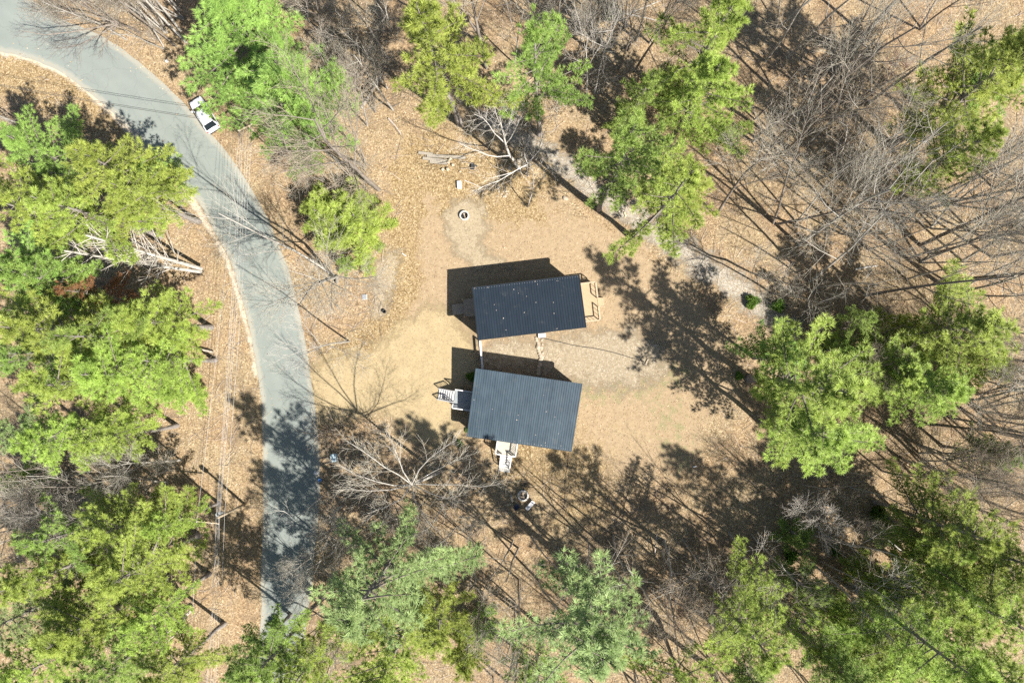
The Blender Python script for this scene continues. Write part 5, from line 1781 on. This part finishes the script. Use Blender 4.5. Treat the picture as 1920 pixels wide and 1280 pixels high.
utility_pole((459, 945), (409, 970), 7.6, 'wooden utility pole with a crossarm and a grey transformer on the shaded verge', [(369, 977), (411, 981)], True)
utility_pole((508, 276), (466, 236), 7.8, 'wooden utility pole hidden under the arching pines by the white car', [(447, 246), (484, 228)], False)


def wire(pts, label, mat, r=0.022, sag=0.5, group='overhead wires along the road'):
    P = []
    for i in range(len(pts) - 1):
        a, b = W(*pts[i]), W(*pts[i + 1])
        n = 12
        for k in range(n + (i == len(pts) - 2)):
            s = k / n
            p = a.lerp(b, s)
            p.z -= sag * 4 * s * (1 - s)
            P.append(p)
    base = P[0].copy()
    o = MB().tube([p - base for p in P], r, 4).build('overhead_wire', M[mat])
    o.location = base
    tag(o, label, 'wire', group)


Z = 7.5
WN = ['leftmost', 'second from left', 'middle one', 'second from right', 'rightmost']
for i, (n0, m0, s0, mt, dz) in enumerate([((452, 243), (405, 973), (383, 1330), 'wire', 0), ((456, 241), (407, 974), (385, 1330), 'wire', -.5), ((463, 238), (409.5, 974), (391, 1330), 'wire', 0),
                                          ((468, 236), (411.5, 972), (397, 1330), 'wire', -.4), ((473, 233), (421, 966), (400, 1330), 'wire_dark', -.8)]):
    wire([(*n0, Z + dz), (*m0, Z + dz), (*s0, Z + dz)], WN[i] + ' of the five wires bundled along the road verge', 'wire' if mt == 'wire' else 'wire', 0.012, 0.35)
wire([(449, 245, 7.6), (369, 977, 7.45), (346, 1330, 7.4)], 'single wire set apart on the left of the wires along the road', 'wire', 0.011, 0.35)
for i, (a, b) in enumerate([((-60, 147.5), (462, 233)), ((-60, 150), (464, 236))]):
    wire([(*a, 7.4 - .3 * i), (*b, 7.5 - .3 * i)], ('upper', 'lower')[i] + ' of the two dark wires crossing the road towards the white car', 'wire_dark', 0.022, 0.5,
         'wires crossing the road by the car')


# ------------------------------------------------------------------ stones, hoses, fire rings and yard things
def rock(name, px, py, r, label, seed, mat='stone', group=None, cat='stone', flat=0.65):
    rn = random.Random(seed)
    bm = bmesh.new()
    bmesh.ops.create_icosphere(bm, subdivisions=2, radius=1)
    k = [Vector((rn.gauss(0, 1), rn.gauss(0, 1), rn.gauss(0, 1))).normalized() for _ in range(7)]
    for v in bm.verts:
        d = min(1.0, min((0.80 + 0.12 * (i % 3)) / max(0.05, v.co.dot(q)) for i, q in enumerate(k)))
        v.co *= d
        v.co.x *= r * 1.15; v.co.y *= r * 0.9; v.co.z *= r * flat
    me = bpy.data.meshes.new(name)
    bm.to_mesh(me); bm.free()
    me.materials.append(M[mat])
    o = link(name, me)
    o.location = W(px, py) + Vector((0, 0, r * flat * 0.35))
    o.rotation_euler = (0, 0, rn.uniform(0, 6.28))
    tag(o, label, cat, group)


rr = random.Random(31)
ORD = ['first', 'second', 'third', 'fourth', 'fifth', 'sixth', 'seventh', 'eighth', 'ninth', 'tenth', 'eleventh', 'twelfth', 'thirteenth', 'fourteenth', 'fifteenth', 'sixteenth', 'seventeenth', 'eighteenth', 'nineteenth', 'twentieth']
ys = np.linspace(634, 700, 17)
for i, y in enumerate(ys):
    lab = 'tan boulder, ' + ORD[i] + ' from the upper cabin in the row of stones'
    rock('boulder', np.interp(y, [634, 655, 672, 700], [1007, 1010, 1013, 1010]) + rr.uniform(-1.5, 1.5), y, rr.uniform(0.17, 0.31), lab, i, group='boulders between the cabins')
    if y < 672 and i % 2 == 0:
        rock('boulder', 1016 + rr.uniform(-1.5, 2), y + 3 + rr.uniform(-1, 1), rr.uniform(0.13, 0.25), 'smaller stone on the right side of the boulder row, ' + ORD[i // 2] + ' from the top', i + 50, group='boulders between the cabins')
for i in range(16):
    rock('boulder', 940 + rr.uniform(-8, 10), 357 + rr.uniform(-14, 12), rr.uniform(0.10, 0.19), 'small tan stone in the scattered heap beside the birches', i + 80, group='stones beside the birches')
for i, (px, py, r, lab) in enumerate([(592, 886, 0.24, 'white rounded stone at the edge of the shaded lower road'), (1060, 372, 0.3, 'pale boulder in the leaves at the path edge'),
                                     (975, 301, 0.35, 'reddish boulder at the foot of the white birch'), (956, 315, 0.3, 'grey boulder in the shade left of the white birch')]):
    rock('boulder', px, py, r, lab, i + 120, 'white_stone' if i < 1 else 'stone')
o = MB().box((0, 0, .18), (.85, .48, .36), .08).build('concrete_slab', M['white_stone']); o.location = W(1016, 629)
tag(o, 'white concrete block against the lower wall of the upper cabin', 'block')


def ground_line(name, pts, r, mat, label, cat, z=0.03):
    P = [W(*p) for p in pts]
    D = []
    for i in range(len(P) - 1):
        for k in range(4):
            s = k / 4
            p0, p1, p2, p3 = P[max(i - 1, 0)], P[i], P[i + 1], P[min(i + 2, len(P) - 1)]
            D.append(0.5 * ((2 * p1) + (p2 - p0) * s + (2 * p0 - 5 * p1 + 4 * p2 - p3) * s * s + (3 * p1 - p0 - 3 * p2 + p3) * s ** 3))
    D.append(P[-1])
    b = D[0].copy()
    o = MB().tube([p - b + Vector((0, 0, z)) for p in D], r, 5).build(name, M[mat])
    o.location = b
    tag(o, label, cat)


ground_line('garden_hose', [(1006, 633), (1018, 634), (1045, 640), (1080, 648), (1120, 654), (1155, 662), (1185, 671), (1208, 678)], 0.035, 'black_rubber',
            'thin dark hose snaking right from the boulders to the pale plank', 'hose', 0.045)
ground_line('cable', [(1066, 848), (1064, 870), (1060, 895), (1059, 915), (1059, 935), (1058, 947), (1053, 954), (1040, 955)], 0.025, 'black_rubber',
            'thin dark cable trailing down from the lower right corner of the lower cabin', 'cable')
ground_line('garden_hose', [(1024, 640), (1028, 652), (1025, 664), (1018, 676)], 0.02, 'weathered', 'short tan cord lying right of the boulder row', 'cord')
o = MB().box((0, 0, .08), (.18, .68, .12), -.45).build('plank', M['cut_wood']); o.location = W(1213, 678)
tag(o, 'short pale plank lying at the end of the dark hose', 'plank')


def fire_ring(px, py, R, label, ash):
    p = W(px, py)
    t = empty('fire_ring', p)
    tag(t, label, 'fire ring', None)
    n = 12
    for i in range(n):      # curved concrete blocks laid in a circle
        a0 = 2 * math.pi * i / n + .015; a1 = 2 * math.pi * (i + 1) / n - .015
        m = MB()
        v = []
        for a in np.linspace(a0, a1, 4):
            for r, z in ((R, 0), (R, .36), (R * .74, .36), (R * .74, 0)):
                v.append((r * math.cos(a), r * math.sin(a), z + .004 * (i % 2)))
        f = []
        for k in range(3):
            for j in range(4):
                f.append((k * 4 + j, k * 4 + (j + 1) % 4, k * 4 + 4 + (j + 1) % 4, k * 4 + 4 + j))
        f += [(0, 3, 2, 1), (12, 13, 14, 15)]
        m.add(v, f)
        m.build('block', M['concrete'], t)
    m = MB(); m.tube([(0, 0, .014), (0, 0, .05)], [R * .735, R * .735], 24); m.build('ash_bed', M[ash], t)
    for i in range(4):
        a = i * 1.7
        m = MB(); m.tube([(-.28 * math.cos(a), -.28 * math.sin(a), .08 + .03 * i), (.30 * math.cos(a), .30 * math.sin(a), .12 + .03 * i)], .045, 6)
        m.build('charred_log', M['cut_wood' if i % 2 else 'charcoal'], t)


fire_ring(871, 405, .56, 'pale round fire ring on the grey-green gravel pad', 'charcoal')
fire_ring(981, 928, .66, 'round fire ring on a dirt patch below the lower cabin', 'ash')
t = empty('stone_bench', W(994, 946), math.atan2(66, 60) * 0 + .85)
tag(t, 'white stone bench beside the lower fire ring', 'bench')
MB().box((0, 0, .43), (1.25, .45, .10)).build('seat', M['white_stone'], t)
for x in (-.42, .42):
    MB().box((x, 0, .19), (.16, .40, .38)).build('leg', M['white_stone'], t)
o = MB().box((0, 0, .17), (.85, .48, .34), math.pi / 2 + .06).build('stone_block', M['white_stone']); o.location = W(861.5, 347.5)
tag(o, 'white rectangular stone block in the leaves above the gravel pad', 'block')

# folding chair in the shade
t = empty('camp_chair', W(969, 948), .7)
tag(t, 'dark blue camp chair in shadow left of the lower fire ring', 'chair')
MB().box((0, 0, .42), (.5, .5, .03)).build('seat', M['dark_fabric'], t)
MB().box((-.28, 0, .70), (.05, .5, .55), 0, 0, -.25).build('backrest', M['dark_fabric'], t)
for x in (-.22, .22):
    for y in (-.24, .24):
        MB().tube([(x, y, 0), (-x * .6, y, .42)], .015, 5).build('leg', M['black_metal'], t)
for y in (-.27, .27):
    MB().box((0, y, .62), (.45, .06, .03)).build('armrest', M['black_metal'], t)

o = MB().tube([(0, 0, .16), (.16, -.62, .16), (.22, -.85, .16)], [.17, .16, .16], 9).build('log_seat', M['weathered']); o.location = W(957, 926)
tag(o, 'grey log lying left of the lower fire ring', 'log')


# dark tangle of iron hoop and sticks
def tangle():
    rn = random.Random(4)
    t = empty('brush_pile', W(984, 912))
    tag(t, 'dark tangle of sticks with an iron hoop above the lower fire ring', 'brush pile')
    h = MB()
    h.tube([(.0 + .30 * math.cos(a), .45 + .30 * math.sin(a), .22 + .1 * math.sin(a)) for a in np.linspace(0, 5.6, 16)], .03, 5)
    h.build('hoop', M['black_metal'], t)
    m = MB()
    for i in range(60):
        a = rn.uniform(0, 6.28); r = rn.uniform(.2, .7)
        c = Vector((rn.gauss(0, .22), rn.gauss(-.1, .3), .05 + rn.random() * .35))
        d = Vector((math.cos(a) * r, math.sin(a) * r, rn.uniform(-.1, .3)))
        q = c + d
        q.z = max(q.z, .02)
        m.tube([c, (c + q) / 2 + Vector((rn.gauss(0, .06), rn.gauss(0, .06), .05)), q], [.014, .012, .006], 3, cap=False)
    tag(m.build('sticks', M['charcoal'], t), kind='stuff')
    MB().tube([(.12, .22, .4), (.35, .16, .46), (.55, .0, .4)], .028, 5).build('pale_stick', M['cut_wood'], t)


tangle()

# beams, firewood and a wheelbarrow at the top of the clearing
for i, (a, b, w, h, zz, lab) in enumerate([
        ((785, 287), (812, 290), .28, .22, .11, 'weathered beam at the upper left end of the lumber pile'),
        ((801, 292.5), (873, 296.5), .34, .24, .12, 'longest weathered beam of the lumber pile'),
        ((793, 297.5), (842, 303), .30, .24, .12, 'pale-ended weathered beam of the lumber pile, below the longest'),
        ((806, 303.8), (839, 307), .34, .22, .11, 'short weathered beam at the bottom of the lumber pile')]):
    A, B = W(*a), W(*b)
    o = MB().beam(Vector((0, 0, zz)), B - A + Vector((0, 0, zz)), w, h).build('timber_beam', M['weathered'])
    o.location = A
    tag(o, lab, 'beam', 'beams of the lumber pile')
for i, (px, py, r, L, ang, lab) in enumerate([(844, 300, .18, .42, 1.2, 'pale firewood chunk on the right end of the beams'), (841, 304.5, .19, .38, .9, 'pale-ended firewood chunk lying across the beam end'),
                                              (850, 310, .17, .30, 0, 'firewood round standing right of the beams'), (840, 318, .20, .30, .3, 'largest firewood round below the beams'),
                                              (830, 318.5, .16, .30, .8, 'small firewood round at the left below the beams'), (863, 322, .10, .2, .4, 'tiny wood chunk below the wheelbarrow')]):
    d = Vector((math.cos(ang), math.sin(ang), 0)) * (L / 2)
    o = MB().tube([-d + Vector((0, 0, r)), d + Vector((0, 0, r))], r, 10).build('firewood_log', M['cut_wood']); o.location = W(px, py)
    tag(o, lab, 'firewood', 'firewood by the beams')
t = empty('wheelbarrow', W(886, 312), -.05)
tag(t, 'tipped wheelbarrow with a black tray and two long handles right of the lumber pile', 'wheelbarrow')
m = MB()
tv = [(-.25, -.38, .06), (.22, -.42, .06), (.22, .42, .06), (-.25, .38, .06), (-.14, -.26, .34), (.13, -.28, .34), (.13, .28, .34), (-.14, .26, .34)]
m.add(tv, [(4, 5, 6, 7), (0, 1, 5, 4), (1, 2, 6, 5), (2, 3, 7, 6), (3, 0, 4, 7)])
m.build('tray', M['black_rubber'], t)
for s in (-1, 1):
    MB().tube([(.1, s * .22, .38), (-.6, s * .34, .25), (-1.45, s * .36, .12)], .025, 6).build('handle', M['dead_wood'], t)
MB().tube([(-1.42, -.36, .12), (-1.42, .36, .12)], .018, 5).build('crossbar', M['black_metal'], t)
w = MB(); w.tube([(.42, -.05, .2), (.42, .05, .2)], .19, 14); wo = w.build('wheel', M['black_rubber'], t)
MB().tube([(.42, -.055, .2), (.42, .055, .2)], .09, 10).build('rim', M['steel'], wo)
o = MB().tube([(0, 0, .04), (1.0, -.38, .06), (1.98, -.85, .05)], [.035, .03, .025], 6).build('thin_pole', M['white_wood']); o.location = W(871, 338.5)
tag(o, 'thin pale pole lying in the leaves above the gravel pad', 'pole')

# small things by the road
t = empty('utility_box', W(628, 857), .12)
tag(t, 'pale green utility box in the dark brush beside the shaded road', 'utility box')
MB().box((0, 0, .26), (.62, .86, .52)).build('cabinet', M['pale_green'], t)
MB().box((0, 0, .545), (.68, .92, .05)).build('lid', M['pale_green'], t)
t = empty('water_bucket', W(601, 899))
tag(t, 'small blue bucket at the edge of the shaded lower road', 'bucket')
MB().ring((0, 0, 0), .17, .20, 0.01, .36, 16).build('rim_wall', M['blue_plastic'], t)
MB().tube([(0, 0, .015), (0, 0, .28)], .168, 14).build('contents', M['blue_plastic'], t)
t = empty('utility_cover', W(684, 557), .05)
tag(t, 'grey square utility cover in the leaves left of the pale gravel berm', 'cover')
MB().box((0, 0, .07), (.55, .62, .14)).build('frame', M['concrete'], t)
MB().box((0, 0, .16), (.44, .50, .04)).build('lid', M['steel'], t)
t = empty('drain_pipe', W(721, 584), 0)
tag(t, 'black drain pipe end sticking up at the foot of the pale gravel berm', 'pipe')
MB().ring((0, 0, 0), .17, .22, .01, .34, 16).build('pipe_wall', M['black_rubber'], t)
MB().tube([(0, 0, .012), (0, 0, .06)], .168, 14).build('pipe_floor', M['charcoal'], t)
o = MB().tube([(0, 0, .07), (.48, -.34, .07)], [.06, .06], 7).build('marker_post', M['white_wood']); o.location = W(754, 475)
tag(o, 'short white post lying at the top of the pale gravel berm', 'post')
o = MB().box((0, 0, .09), (.46, .14, .18), .18).build('white_block', M['white_stone']); o.location = W(1302, 874)
tag(o, 'small bright white bar lying in the dark pine shadow right of the lower cabin', 'block')
o = MB().box((0, 0, .14), (.3, .22, .28), .5).build('white_bag', M['white_wood']); o.location = W(314, 116)
tag(o, 'small white bag in the leaves beside the top of the road', 'bag')
o = MB().box((0, 0, .07), (.18, .55, .14), .35).build('plank', M['cut_wood']); o.location = W(1172, 402)
tag(o, 'short pale board standing on the gravel path between the two leaning pine trunks', 'board')

finish_labels()
print('objects', len(bpy.data.objects), 'pines', len(PINE_LIST), 'tris', sum(len(m.polygons) for m in bpy.data.meshes))
